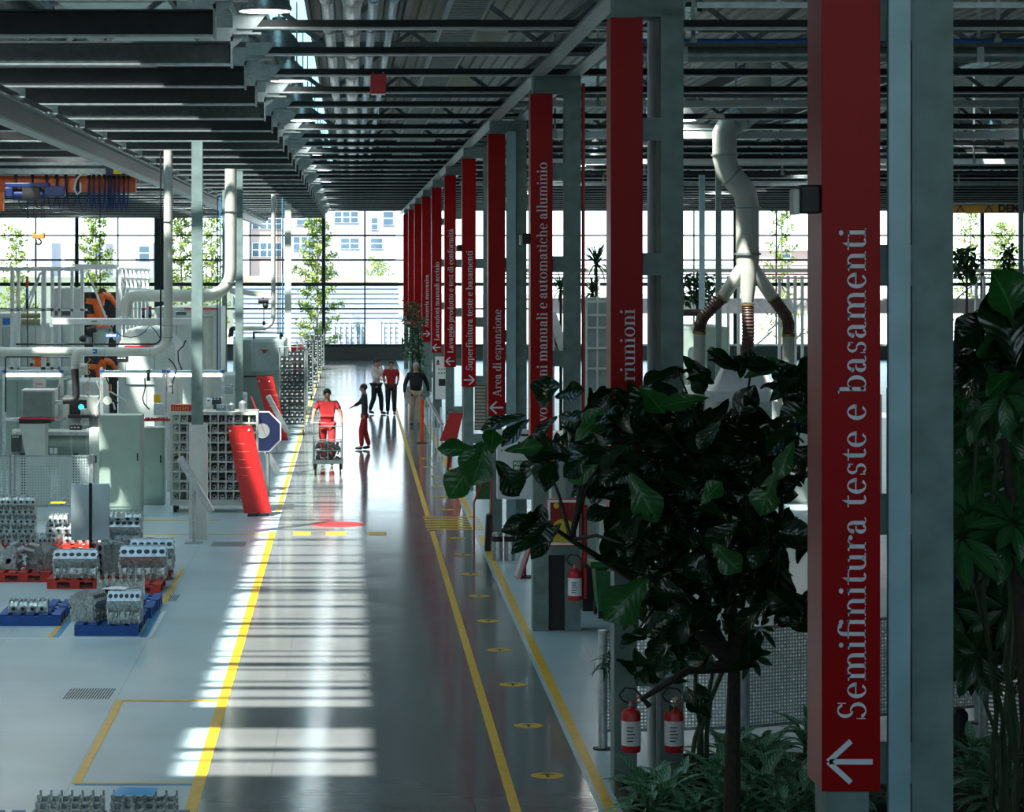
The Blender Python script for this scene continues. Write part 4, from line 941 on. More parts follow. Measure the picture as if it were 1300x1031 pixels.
for px,ya,yb,d,l in((34.5,351,393,73,'signal tower by the far left window'),(182,391,404,63,'left signal light over the rail'),(190.5,389,404,63.2,'right signal light over the rail')):
    t=T('signal_tower',l,'signal light',px,yb,d,'signal towers'); h=(yb-ya)/3.; 
    for i,mm in enumerate((REDP,BLUE,DARK)): MB().cyl((X_(px,d),d,Z_(ya+h*i+h*.98,d)),(X_(px,d),d,Z_(ya+h*i,d)),.035,10).build('signal_segment',mm,t)
    MB().cyl((X_(px,d),d,Z_(yb+ (25 if l[0]=='s' else 6),d)),(X_(px,d),d,Z_(yb,d)),.012,8).build('signal_stem',DARK,t)
# orange robots
def robot(px,py,d,s,lab,base=True):
    t=T('welding_robot',lab,'robot',px,py,d,'orange robots'); k=s*d/F
    o=Vector((X_(px,d),d,Z_(py,d))); V=lambda x,y,z:(o.x+x*k,o.y+y*k*.6,o.z+z*k)
    MB().cyl(V(0,0,-14),V(0,0,-8),9*k,18).cyl(V(0,0,-8),V(0,0,-3),6*k,18).build('robot_base',ORANGE,t)
    MB().tube([V(0,-4,-3),V(-3,-4,6),V(2,-4,16)],[5*k,4.2*k,3.6*k],12).build('lower_arm',ORANGE,t)
    MB().tube([V(2,-4,16),V(10,-5,13),V(15,-6,5)],[3.6*k,3*k,2*k],12).build('upper_arm',ORANGE,t)
    for c in((-13,0,14),(13,-6,14),(-13,0,-2),(15,-6,-1),(2,-6,18)): MB().cyl(V(c[0],c[1]-2,c[2]),V(c[0],c[1]+2,c[2]),3.4*k,14).build('joint',BLACK,t)
    MB().bar(V(-13,0,10),V(3,-3,8),5*k,5*k).bar(V(-12,0,-4),V(0,-3,-4),4*k,4*k).build('side_arm',ORANGE,t,smooth=False)
    MB().cyl(V(0,0,-40),V(0,0,-14),7*k,14).build('pedestal',GGREY,t)
robot(128,396,78,1.4,'orange robot seen through the white frame, upper one')
robot(130,478,70,1.3,'orange robot under the long cream pipe, lower one')
robot(50,462,78,.75,'small reddish robot behind the far left workstation')
# white machine bodies behind, left bays
plate('dark_backdrop','dark backdrop sheet for the dim interior behind the upper orange robot','screen',107,371,148,onfloor(80.2),80.2,DARK); plate('dark_backdrop','dark backdrop sheet for the dim interior behind the lower orange robot','screen',109,452,149,onfloor(71.5),71.5,DARK)  # dark sheets stand in for the dim interior behind the robots
def machine(name,lab,x0,y0,x1,y1,d,dep,mm=WHITE,win=None,roof=None,band=None,seams=0):
    t=T(name,lab,'machine',(x0+x1)/2,onfloor(d),d)
    MB().box(X_(x0,d),d,0,X_(x1,d),d+dep,Z_(y0,d)).build('housing',mm,t,bevel=.03,smooth=False)
    if roof: xa,xb,ya=roof; MB().prism([(X_(x0,d),Z_(y0,d)),(X_(x1,d),Z_(y0,d)),(X_(xb,d),Z_(ya,d)),(X_(xa,d),Z_(ya,d))],d+.02,d+dep-.02).build('hood',mm,t,bevel=.02,smooth=False)
    if band: PB(band[0],band[1],band[2],band[3],d-.03,.03).build('colour_band',band[4],t,smooth=False)
    for w_ in(win or ()):
        PB(w_[0]-1,w_[1]-1,w_[2]+1,w_[3]+1,d-.02,.02).build('window_frame',w_[5] if len(w_)>5 else SHEET,t,bevel=.01,smooth=False); PB(w_[0],w_[1],w_[2],w_[3],d-.03,.01).build('window_glass',w_[4],t,smooth=False)
    for i in range(seams):
        px=x0+(x1-x0)*(i+1)/(seams+1); PB(px-.25,y0+3,px+.25,min(y1,onfloor(d)),d-.008,.008).build('seam',DARK,t,smooth=False)
    return t
DG=mat('dark_glass',(.05,.075,.075),.12,0,.2,coat=.5); PG=mat('pale_glass',(.30,.38,.38),.15,0,.1,coat=.5)
machine('machine_housing','pale machine with trapezoid hood and red stripe behind the rail',150,438,222,520,66,3,WHITE,roof=(162,203,418),band=(158,438.5,195,441,REDP),win=[(160,452,196,488,WHITE)],seams=1)
machine('machine_housing','tall cream machine at the left, behind the white frame',66,366,104,470,84,3,WHITE,win=[(70,392,90,400,DG)],seams=2)
machine('machine_housing','white machine with blue doors at the far left edge',-30,398,14,470,80,3,WHITE,win=[(4,382+22,13,412,BLUE),(4,416,13,440,PG)],seams=2)
machine('machine_housing','pale cabinet with rolls on top, left of the cream machine',26,412,64,470,82,2,WHITE,seams=1)
machine('machine_housing','white machine between the workstations, with red badge',84,484,128,540,62,2,WHITE,seams=1)
machine('machine_housing','long white enclosure behind the first workstation',-40,481,84,545,63,2,GGREY,seams=3)
machine('machine_housing','white machine with upper red band beside the wide post',196,390,280,470,74,3,WHITE,band=(234,391,276,393,REDP),win=[(224,396,236,400,DG),(228,408,232,412,DG)],seams=2)
machine('machine_housing','white machine body below the lit tube, right of the grid rack',196,480,226,525,60,1.5,WHITE,seams=1,win=[(212,492,219,495,REDP)])
machine('machine_housing','pale machine body behind the wide post and grid rack',255,476,300,530,68,2,WHITE,win=[(265,512,281,523,DG)],seams=0)
t=machine('machining_centre','grey machining centre with a large pale window beyond the posts',308,431,362,478,86,3,GGREY,win=[(320,434,360,470,PG)])
d=86; MB().tube([(X_(322,d),d+.2,Z_(431,d)),(X_(322,d),d+.2,Z_(422,d)),(X_(356,d),d+.2,Z_(422,d)),(X_(356,d),d+.2,Z_(431,d))],.04,8).build('guard_rail',DARK,t)
PB(308,477,345,479,d-.05,.05).build('black_band',BLACK,t,smooth=False); MB().cyl((X_(336,d),d-.05,Z_(444,d)),(X_(336,d),d-.05,Z_(448,d)),.12,12,.02).build('orange_arm',ORANGE,t)
machine('machine_housing','cream enclosure between the two slim posts with open window',296,434,306,520,84,2,WHITE)
machine('machine_housing','white low cabinet right of the slim grey post',282,500,312,540,72,1,WHITE,win=[(285,503,296,515,DG)])
t=T('rolled_material','two olive rolls on a rack, far left','rolls',39,413,79)
for y in(401,408.5): MB().cyl((X_(27,79),79,Z_(y,79)),(X_(51,79),79,Z_(y,79)),.075,16).build('roll',mat('olive_paint',(.2,.2,.11),.6),t); 
PB(26,412,52,414,79,.3).build('cradle',GGREY,t,smooth=False)
# jib hoist near the cream pipe
d=84; t=T('jib_hoist','pale jib arm with a black hoist hanging over the grey machine','hoist',335,395,d)
MB().bar((X_(292,d),d,Z_(369,d)),(X_(352,d),d,Z_(376.5,d)),.12,.16).build('jib_arm',PIPEW,t,smooth=False)
m=MB().cyl((X_(328,d),d,Z_(382,d)),(X_(341,d),d,Z_(382,d)),.08,12); m.cyl((X_(334,d),d,Z_(377,d)),(X_(334,d),d,Z_(384,d)),.03,8); m.sph((X_(337,d),d,Z_(388,d)),.09); m.build('hoist_body',BLACK,t)
MB().cyl((X_(335,d),d,Z_(410,d)),(X_(335,d),d,Z_(390,d)),.012,6).build('hoist_rope',DARK,t); MB().cyl((X_(335,d),d,Z_(413,d)),(X_(335,d),d,Z_(408,d)),.04,8).build('hook',BLACK,t)
t=T('balancer','black tool balancer hanging from the hoist rail','tool',115,425,52); d=52
m=MB().cyl((X_(111,d),d,Z_(420,d)),(X_(122,d),d,Z_(417,d)),.07,12); m.sph((X_(107,d),d,Z_(430,d)),(.1,.06,.07)); m.cyl((X_(115,d),d,Z_(413,d)),(X_(115,d),d,Z_(420,d)),.03,8); m.build('balancer_body',BLACK,t)
MB().cyl((X_(112,d),d,Z_(436,d)),(X_(112,d),d,Z_(428,d)),.07,10).build('tool_head',STEEL,t)
m=MB(); m.tube([(X_(112.5+1.6*math.sin(i*.9),d),d+.02*math.cos(i*.9),Z_(455+i*1.15,d)) for i in range(44)],.009,5); tag(m.build('coiled_air_line',mat('amber_plastic',(.5,.25,.07),.4),at=(X_(112,d),d,Z_(505,d))),'coiled amber air line hanging by the black hose','air line')
tag(pipe('thin_conduit',[(112,436),(112,455)],52,.01,DARK,'short dark line above the coiled air line',group='thin conduits'),'short dark line above the coiled air line','pipe','thin conduits')

# ================================================================ racks of shafts along the aisle
def make_shaft():
    t=thing('crankshaft','x','crankshaft',(0,0,0)); m=MB().cyl((0,0,0),(0,.55,0),.022,8)
    for i in range(5):
        a=i*2.1; m.cyl((.02*math.cos(a),.05+.1*i,.02*math.sin(a)),(.02*math.cos(a),.085+.1*i,.02*math.sin(a)),.05,10)
    m.build('shaft',SHAFTM,t); MB().cyl((0,-.012,0),(0,0,0),.03,10).build('flange',ALU,t); return t
shf=make_shaft(); fs=[True]
CARTS=[(355,387,446,553,5),(365,390,442,527,5),(377,397,436,508,4),(387,403,430,493,4),(394,408,426,480,3),(399,411,421,470,3)]
for ci,(x0,x1,yt,yb,nc) in enumerate(CARTS):
    d=D_(yb); xa,xb=X_(x0,d),X_(x1,d); zt=Z_(yt,d)
    t=thing('shaft_trolley','%s trolley of metal shafts from the camera, along the left line'%ordn(ci),'trolley',((xa+xb)/2,d,0),'trolleys loaded with shafts')
    for x in(xa,xb):
        for y in(d,d+.65): MB().box(x-.018,y-.018,.16,x+.018,y+.018,zt).build('upright',STEEL,t,smooth=False)
    MB().box(xa,d-.03,.15,xb,d+.68,.2).build('base_frame',STEEL,t,smooth=False)
    MB().tube([(xa,d,zt),(xa,d-.1,zt+.12),(xb,d-.1,zt+.12),(xb,d,zt)],.018,8).build('push_handle',STEEL,t)
    for x in(xa+.05,xb-.05):
        for y in(d+.05,d+.6): MB().cyl((x-.02,y,.075),(x+.02,y,.075),.074,14).build('castor',BLACK,t)
    nl=int((zt-.3)/.19)
    for l in range(nl):
        z=.3+l*.19; q=MB(); q.box(xa,d,z-.015,xb,d+.03,z+.015); q.box(xa,d+.6,z-.015,xb,d+.63,z+.015); q.build('shelf_bar',BEAM,t,smooth=False)
        for c in range(nc):
            place(shf,'%s shaft from the left on tier %s from the floor, %s trolley'%(ordn(c),ordn(l),ordn(ci)),fs,(xa+(xb-xa)*(c+.5)/nc,d+.03,z+.072),0,'metal shafts on the trolleys',1.0 if nc>3 else 1.1)
# ================================================================ walkway side and right bays
def colz(k): return 13.35+10.9*k
def extinguisher(x,y,z,h,lab,hose=True):
    t=thing('fire_extinguisher',lab,'fire extinguisher',(x,y,z),'red fire extinguishers'); r=h*.17
    MB().lathe([(.001,0),(r*.92,.0),(r,h*.04),(r,h*.66),(r*.85,h*.72),(r*.4,h*.76),(r*.3,h*.8),(.001,h*.81)],(x,y,z),20).build('cylinder_body',REDP,t)
    MB().lathe([(r*1.012,h*.12),(r*1.012,h*.55)],(x,y,z),20).build('paper_label',WP,t)
    m=MB()
    for i in range(5): m.box(x-r*.55,y-r*1.04-.002,z+h*(.2+.06*i),x+r*(.1+.09*(i%3)),y-r*1.0,z+h*(.215+.06*i))
    m.build('label_print',DARK,t,smooth=False)
    MB().cyl((x,y,z+h*.79),(x,y,z+h*.87),r*.28,8).build('valve',STEEL,t)
    m=MB(); m.bar((x-r*.2,y,z+h*.87),(x+r*1.1,y,z+h*.99),r*.22,r*.1); m.bar((x-r*.2,y,z+h*.84),(x+r*1.0,y,z+h*.86),r*.22,r*.1); m.build('lever',REDP,t,smooth=False)
    m=MB(); m.tube([(x-r*.1,y,z+h*.84),(x-r*.9,y,z+h*.9),(x-r*1.25,y,z+h*.99),(x-r*.6,y,z+h*1.12),(x+r*.4,y-.01,z+h*1.1),(x+r*1.2,y-.02,z+h*.93)],r*.1,7); m.cyl((x+r*1.2,y-.02,z+h*.93),(x+r*1.9,y-.02,z+h*.8),r*.16,8,r*.34); m.build('hose',BLACK,t)
    MB().box(x-.03,y+r*.8,z+h*.4,x+.03,y+r+.03,z+h*.7).build('wall_bracket',STEEL,t,smooth=False); return t
d=colz(1); extinguisher(X_(800,d),d-.09,Z_(952,d),.5,'red extinguisher on the left post of the column behind the fig tree'); extinguisher(X_(857,d)-.02,d-.09,Z_(952,d),.5,'red extinguisher on the right post of the column behind the fig tree')
d=colz(2); extinguisher(X_(729,d),d-.09,Z_(761,d),.52,'red extinguisher hanging below the yellow hose box')
d=colz(5); extinguisher(X_(573.5,d),d-.09,Z_(552,d),.56,'small far red extinguisher beside the walkway')
d=colz(1)
t=thing('hose_cabinet','white framed red hose box with yellow disc on the third column','hose box',(X_(714,colz(2)),colz(2),Z_(693,colz(2)))); d=colz(2)-.2
pbox(MB(),695,635,735,692,d,.2).build('cabinet_box',WP,t,smooth=False); pbox(MB(),694,634,736,693,d+.01,.1).build('red_edge',REDP,t,smooth=False); PB(698.5,638,731.5,688.5,d-.004,.003).build('red_glass',mat('deep_red_panel',(.22,.01,.01),.2,coat=.5),t,smooth=False)
YO=mat('ochre_disc',(.5,.36,.02),.5); MB().cyl((X_(715,d),d-.006,Z_(674,d)),(X_(715,d),d-.02,Z_(674,d)),.15,28).build('hose_reel',YO,t); MB().box(X_(702,d),d-.018,Z_(688,d),X_(727,d),d-.006,Z_(676,d)).build('reel_guard',YO,t,smooth=False); MB().cyl((X_(715,d),d-.02,Z_(678,d)),(X_(715,d),d-.035,Z_(678,d)),.02,12).build('reel_hub',REDP,t)
MB().cyl((X_(706,d),d-.01,Z_(642,d)),(X_(706,d),d-.05,Z_(642,d)),.035,12).build('brass_valve',YEL,t)
d=colz(2); tag(MB().tube([(2.955,d+.1,.4),(2.955,d+.1,7.0)],.022,10).build('fire_riser',REDP,at=(2.955,d+.1,.4)),'thin red riser pipe along the right side of the third column','pipe')
t=thing('fire_pipe','x','pipe',(2.96,d-.05,.45)); t['label']='thicker short red pipe beside the hose box'; MB().cyl((2.965,d-.03,.42),(2.965,d-.03,Z_(644,d)),.03,12).sph((2.965,d-.03,Z_(644,d)),.042).build('pipe_run',REDP,t)
# black sheet stands in for the dark open gap between the posts
MB().box(2.515,colz(2)+.12,0,2.715,colz(2)+.16,Z_(704,colz(2))).build('dark_gap_sheet',BLACK,bpy.data.objects['sign_column.002'],smooth=False)
# electrical cabinet with green notice
d=colz(3)-.28; t=T('electrical_cabinet','pale electrical cabinet behind the fig leaves with a green notice','cabinet',655,640,d)
PB(631,546,686,634,d,.25).build('body',WP,t,bevel=.01,smooth=False); m=PB(661,551,674,554,d-.01,.01); m.build('vent',DARK,t,smooth=False)
m=MB()
for px,py in((659,562),(668,562),(676,561)): m.cyl((X_(px,d),d,Z_(py,d)),(X_(px,d),d-.02,Z_(py,d)),.02,12)
m.build('knob',DARK,t)
for px,mm in((637,DARK),(641,YEL),(646,REDP)): MB().cyl((X_(px,d),d,Z_(572,d)),(X_(px,d),d-.02,Z_(572,d)),.014,10).build('button',mm,t)
GS=mat('notice_green',(.02,.26,.08),.5)
def ftext(txt,size,loc,mm,parent,align='CENTER',name='lettering'):
    c=bpy.data.curves.new('t','FONT'); c.body=txt; c.size=size; c.offset=.004 if size<.2 else .012; c.align_x=align; c.align_y='CENTER'; o=bpy.data.objects.new('t',c); C.objects.link(o)
    bpy.context.view_layer.update(); dg=bpy.context.evaluated_depsgraph_get(); me=bpy.data.meshes.new_from_object(o.evaluated_get(dg)); bpy.data.objects.remove(o)
    ob=bpy.data.objects.new(name,me); me.materials.clear(); me.materials.append(mm); C.objects.link(ob); ob.parent=parent; ob.location=Vector(loc)-Vector(ORG[parent.name]); ob.rotation_euler=(PI/2,0,0); ORG[ob.name]=tuple(loc); return ob
t=T('evacuation_notice','green notice reading pulsante sirena di evacuazione','notice',664,603,d-.02); PB(651,585,676,603,d-.03,.02).build('plate',GS,t,smooth=False)
for i,w_ in enumerate(('PULSANTE','SIRENA DI','EVACUAZIONE')): ftext(w_,.062 if i<2 else .055,(X_(663.5,d),d-.034,Z_(588.6+i*5.6,d)),WP,t)
# small cabinets on the far columns
d=colz(6)-.16; t=T('control_box','pale control box with dark window on a far column','control box',560,508,d); PB(552.5,453,567.5,507,d,.15).build('body',WP,t,bevel=.01,smooth=False); PB(557,481,566,490,d-.01,.01).build('dark_window',BLACK,t,smooth=False)
m=MB(); [m.box(X_(px,d),d-.006,Z_(py+1.5,d),X_(px+1.6,d),d,Z_(py,d)) for px in(556.5,560,563.5) for py in(468,473)]; m.build('button_row',DARK,t,smooth=False); m=PB(554,461,558,463,d-.006,.006); m.build('warning_label',REDP,t,smooth=False)
MB().prism([(X_(554,d),Z_(460.5,d)),(X_(558,d),Z_(460.5,d)),(X_(556,d),Z_(456,d))],d-.006,d).build('warning_triangle',DARK,t,smooth=False)
d=colz(4)-.02; t=T('louvred_panel','beige louvred vent panel on the fifth column','vent panel',609,546,d); m=MB()
for i in range(13): pbox(m,603,490+i*4.3,616.5,493.2+i*4.3,d-.03,.025)
m.build('louvre',mat('beige_louvre',(.3,.29,.22),.6),t,smooth=False); PB(602.5,489,617,546,d-.003,.01).build('back_plate',DARK,t,smooth=False)
# standing display boards, stands, bins by the walkway
def aboard(a,b,c,e_,d,lab):
    t=T('display_board',lab,'panel',(c[0]+e_[0])/2,c[1],d,'leaning red panels'); MB().prism([(X_(p[0],d),Z_(p[1],d)) for p in(c,e_,b,a)],d,d+.05).build('board',REDP,t,smooth=False)
    xm=X_((c[0]+e_[0])/2,d); MB().bar((xm,d+.5,0),(X_((a[0]+b[0])/2,d),d+.06,Z_(a[1],d)-.15),.035).build('prop',DARK,t,smooth=False)
aboard((571,524),(588,524),(558,560),(580,560),colz(4)+5,'far red leaning panel at the right of the walkway')
aboard((569,556),(576,556),(567,596),(573,596),63.3,'narrow orange red board low beside the walkway')
d=41.0; t=T('display_board','pale pink board with red edge leaning by the third column','panel',662,onfloor(d),d)
a=[(X_(655,d),Z_(735,d)),(X_(661,d),Z_(737,d)),(X_(676,d),Z_(691,d)),(X_(670,d),Z_(690,d))]; MB().prism(a,d,d+.5).build('board',mat('pale_pink_panel',(.62,.5,.52),.4),t,smooth=False); b=[(X_(659.5,d),Z_(737,d)),(X_(662,d),Z_(737,d)),(X_(677,d),Z_(691,d)),(X_(674.5,d),Z_(691,d))]; MB().prism(b,d-.01,d+.51).build('red_edge',REDP,t,smooth=False)
MB().box(X_(655,d),d+.1,0,X_(672,d)+.1,d+.4,.015).build('foot_plate',DARK,t,smooth=False); MB().bar((X_(668,d),d+.25,0),(X_(668,d),d+.25,Z_(706,d)),.03).build('post',DARK,t,smooth=False)
d=45.2; t=T('red_frame_stand','thin red A-shaped easel in front of a green panel','stand',620,onfloor(d),d)
MB().bar((X_(602,d),d,Z_(638,d)),(X_(615,d),d,Z_(603,d)),.03).bar((X_(625,d),d,0),(X_(623,d),d,Z_(600,d)),.03).bar((X_(602,d),d+.05,Z_(638,d)),(X_(602,d),d+.05,0),.03).build('easel_leg',REDP,t,smooth=False); PB(604,603,622,634,d+.06,.03).build('green_panel',GREENB,t,smooth=False)
t=T('dark_base_panel','dark leaning plate at the foot of the red easel','plate',619,onfloor(45),45); d=44.9; MB().prism([(X_(616,d),0.0),(X_(623,d),0.0),(X_(624,d),Z_(652,d)),(X_(618,d),Z_(655,d))],d,d+.3).build('plate',DARK,t,smooth=False)
for i,px in enumerate((631.5,647)):
    d=43.6; o=thing('waste_bin','polished steel waste bin behind the low fig leaves, %s one'%('left','right')[i],'bin',(X_(px,d),d,0),'polished steel bins'); MB().lathe([(.085,0),(.085,.42),(.075,.44),(.02,.44)],(X_(px,d),d,0),20).build('bin_body',ALU2,o); MB().lathe([(.087,.3),(.087,.38)],(X_(px,d),d,0),20).build('dark_band',BLACK,o)
d=36.4; t=T('wheeled_bin','green plastic wheeled bin beside the third column','bin',778,onfloor(d),d)
MB().prism([(X_(757,d)+.03,.1),(X_(803,d)-.03,.1),(X_(805,d),Z_(722,d)),(X_(755,d),Z_(722,d))],d,d+.55).build('bin_body',GREENB,t,bevel=.02,smooth=False); MB().box(X_(749,d),d-.05,Z_(721.5,d),X_(806,d),d+.58,Z_(713,d)).build('lid',GREENB,t,bevel=.02,smooth=False)
for px in(760,800): MB().cyl((X_(px,d)-.02,d+.5,.1),(X_(px,d)+.02,d+.5,.1),.1,14).build('wheel',BLACK,t)
MB().box(X_(757,d)+.03,d+.02,0,X_(770,d),d+.1,.1).build('foot',BLACK,t,smooth=False)
t=T('dark_container','narrow black container between the third column and the green bin','bin',748,onfloor(37.2),37.2); PB(740,712,755,onfloor(37.2)-.0,37.2,.4).build('body',BLACK,t,smooth=False)
plate('white_board','white upright board behind the green bin','board',761,640,777,onfloor(38.5),38.5,WP,dep=.03); plate('pale_partition','pale grey upright partition right of the hose box','partition',741,600,757,onfloor(39.5),39.5,GGREY,dep=.3)
# machine bodies in the right bays (mostly behind the leaves)
machine('machine_housing','long pale machine behind the fig tree, left part',700,560,800,700,47,3,WHITE)
machine('machine_housing','long pale machine behind the fig tree, right part',830,500,1120,690,54,4,WHITE,seams=6)
machine('machine_housing','pale machine behind the right hand plants',1180,505,1340,690,49,4,WHITE,seams=3)
t=machine('machine_housing','pale green machine with two arched windows beyond the duct',840,415,925,520,63.2,3,GGREY)
d=63.2
for px in(879,904):
    m=MB(); pts=[(X_(px-6,d),Z_(500,d)),(X_(px+6,d),Z_(500,d))]+[(X_(px+6*math.cos(a*PI/8),d),Z_(448-8*math.sin(a*PI/8),d)) for a in range(9)]; m.prism(pts,d-.03,d-.005); m.build('arched_window',DG,t,smooth=False)
# duct trident
dD=50.
def V(px,py,dd=0): return (X_(px,dD),dD+dd,Z_(py,dD))
t=thing('exhaust_duct','large white exhaust duct splitting into three hoses','duct',V(948,455)); 
MB().tube([V(963,60),V(963,100),V(963,122),V(957,138),V(942,148),V(927,157),V(920,170),V(920,200),V(924,218),V(936,232),V(946,246),V(949,262),V(949,330)],[.235,.235,.235,.235,.232,.23,.225,.22,.218,.216,.214,.212,.212],26).build('main_duct',PIPEW,t)
m=MB()
for a,b in(((963,118),(963,121)),((944,147),(941,149)),((933,153),(930,155)),((920,196),(920,198)),((928,223),(930,225)),((949,263),(949,265)),((949,321),(949,324))): m.cyl(V(*a),V(*b),.245,26)
m.build('duct_clamp',STEEL,t)
MB().lathe([(.212,Z_(323,dD)),(.21,Z_(332,dD)),(.11,Z_(384,dD))],(X_(949,dD),dD,0),24).build('duct_cone',PIPEW,t)
MB().tube([V(944,338),V(934,352),V(916,380)],[.12,.12,.115],18).build('branch_pipe',PIPEW,t); MB().tube([V(954,338),V(964,352),V(982,380)],[.12,.12,.115],18).build('branch_pipe',PIPEW,t)
for pts in([(917,378),(905,390),(893,402),(889,412),(888,421)],[(949,386),(949.5,400),(950,420),(949,440),(947,458)],[(981,378),(990,390),(999,403),(1001,412),(1001,424)]):
    P3=[Vector(V(*p)) for p in pts]; m=MB(); fine=[]
    for a,b in zip(P3,P3[1:]):
        for s in range(9): fine.append(a.lerp(b,s/9.))
    fine.append(P3[-1]); m.tube(fine,[.118 if i%2 else .104 for i in range(len(fine))],16); m.build('flexible_hose',HOSE,t)
    q=MB(); q.tube([P3[0],P3[0].lerp(P3[1],.14)],.127,16); q.tube([P3[-1],P3[-1]+(P3[-1]-P3[-2]).normalized()*.05],.122,16); q.build('hose_clamp',mat('brass',(.35,.24,.08),.4,.6),t)
for px,py in((888,422),(1001,425)): MB().cyl(V(px,py),V(px,560),.108,18).build('drop_pipe',PIPEW,t)
m=MB(); k=[V(905,497,-.3),V(985,497,-.3),V(985,497,.5),V(905,497,.5),V(923,458,-.05),V(961,458,-.05),V(961,458,.3),V(923,458,.3)]
m.add(k,[(0,1,5,4),(1,2,6,5),(2,3,7,6),(3,0,4,7),(4,5,6,7),(0,3,2,1)]); t=thing('extraction_hood','white sloping extraction hood under the duct','hood',V(945,520)); m.build('hood_shell',WP,t,smooth=False); pbox(MB(),903,497,987,510,dD-.32,.85).build('hood_rim',WP,t,smooth=False)
pbox(MB(),910,510,980,onfloor(dD-.2),dD-.2,.6).build('hood_body',WHITE,t,smooth=False)
# steel lattice platform at the back of the right bays
d=80; t=T('steel_platform','pale steel platform with handrail and braces behind the duct','platform',950,onfloor(d),d)
m=MB(); pbox(m,640,341,1420,346,d,.4); m.build('platform_beam',PIPEW,t,smooth=False); m=MB(); pbox(m,640,347.5,1420,349,d+.05,.2); m.build('red_lit_rail',REDP,t,smooth=False)  # red colour on the thin rail stands in for red light along it
for y in(352,379,437): m=MB(); pbox(m,640,y,1420,y+2.2,d+.05,.12); m.build('cross_rail',WFRAME,t,smooth=False)
for px in(700,760,915,925,938,990,1001,1010,1019,1240,1250,1262,1300): PB(px-1.6,350,px+1.6,onfloor(d),d,.15).build('platform_post',WFRAME,t,smooth=False)
for a in((958,380,975,400),(978,400,1001,378),(975,420,1001,398),(958,440,980,420),(1003,440,1019,420),(1213,380,1246,352),(1003,400,1019,382)): MB().bar((X_(a[0],d),d-.05,Z_(a[1],d)),(X_(a[2],d),d-.05,Z_(a[3],d)),.04).build('brace',WFRAME,t,smooth=False)
m=MB()
for i in range(26): x=640+i*30; pbox(m,x-.5,338,x+.5,341.5,d+.1,.04)
pbox(m,640,337,1420,338,d+.1,.04); m.build('handrail',WFRAME,t,smooth=False)
plate('pale_wall_panel','long pale pinkish panel under the platform','panel',700,381,1420,398,94,mat('pale_lilac_panel',(.58,.55,.58),.5),dep=.2)
t=T('dark_pipe','short black horizontal pipe beyond the grey sign column','pipe',882,398,66); MB().cyl((X_(850,66),66,Z_(397,66)),(X_(896,66),66,Z_(397,66)),.08,14).build('pipe_run',BLACK,t)
MB().cyl((X_(853,66),66,Z_(393,66)),(X_(853,66),66,Z_(390,66)),.03,8).build('bracket',BLACK,t)
# orange crane in the right bay with maker's lettering
d=70; t=T('overhead_crane','ochre crane bridge at the right with black lettering','crane',1260,271,d); PB(1195,260,1420,270.5,d,.35).build('bridge_beam',mat('ochre_paint',(.42,.2,.03),.5),t,smooth=False); PB(1195,257,1420,259,d-.1,.4).build('top_flange',STEEL,t,smooth=False)
ftext('DEMAG',.27,(X_(1267,d),d-.004,Z_(265,d)),BLACK,t,'LEFT')
m=MB(); 
for px in(1219,1255):
    for s in(-5,5): m.bar((X_(px,d),d-.02,Z_(261,d)),(X_(px+s,d),d-.02,Z_(270,d)),.03,.02)
m.build('bracing',DARK,t,smooth=False)
# cross pipes in the right ceiling
def cross(name,y0,y1,d,mm,lab,x0=3.0,cat='pipe',rnd=True):
    zc=Z_((y0+y1)/2,d); r=(y1-y0)/2*d/F; t=thing(name,lab,cat,(x0,d,zc),'crosswise ceiling services')
    (MB().cyl((x0,d,zc),(XR-.1,d,zc),r,14) if rnd else MB().box(x0,d-r,zc-r,XR-.1,d+r,zc+r)).build('run',mm,t,smooth=rnd)
    m=MB()
    for i in range(10):
        x=x0+.7+i*3.3; m.box(x-.02,d-.02,zc+r*.9,x+.02,d+.02,8.96); m.box(x-.04,d-r*1.1,zc-r*1.1,x+.04,d+r*1.1,zc+r*1.1)
    m.build('hanger',STEEL,t,smooth=False)
cross('air_duct',61,79,30.8,STEEL,'thick galvanised duct crossing the right ceiling')
cross('blue_pipe',49,53.5,29.9,BLUE,'blue compressed air pipe crossing the right ceiling')
cross('cable_channel',3,10,23.6,STEEL,'topmost pale cable channel crossing the right ceiling',2.95,'cable channel',False)
cross('cable_channel',127.5,135,41.5,WFRAME,'pale lilac cable channel in the right ceiling',3.0,'cable channel',False)
cross('cable_channel',167,176,50.3,WFRAME,'white cable channel in the middle of the right ceiling',3.0,'cable channel',False)
cross('cable_channel',202,208,60.3,WFRAME,'white cable channel lower in the right ceiling',3.0,'cable channel',False)
cross('cable_channel',232,236,76.8,STEEL,'lowest far cable channel in the right ceiling',3.0,'cable channel',False)
cross('cable_channel',219,222,66,DARK,'dark thin channel just under the white lower one',3.0,'cable channel',False)
# perforated screens near the plants
screen([(X_(765,26.7),26.7),(X_(944,26.9),26.9),(6.4,28.2)],.17,Z_(802,26.7),'perforated steel screen behind the fig tree and undergrowth',PERF2,.045)
screen([(X_(1247,25.7),25.7),(7.6,24.5)],.05,1.25,'slotted steel screen at the right behind the plants',SLAT,.045)
t=thing('black_bin','black cylinder standing right of the nearest column behind plants','bin',(X_(1217,26.2),26.2,0)); MB().lathe([(.001,.0),(.09,0),(.09,.42),(.05,.47),(.001,.48)],(X_(1217,26.2),26.2,0),18).build('bin_body',BLACK,t)
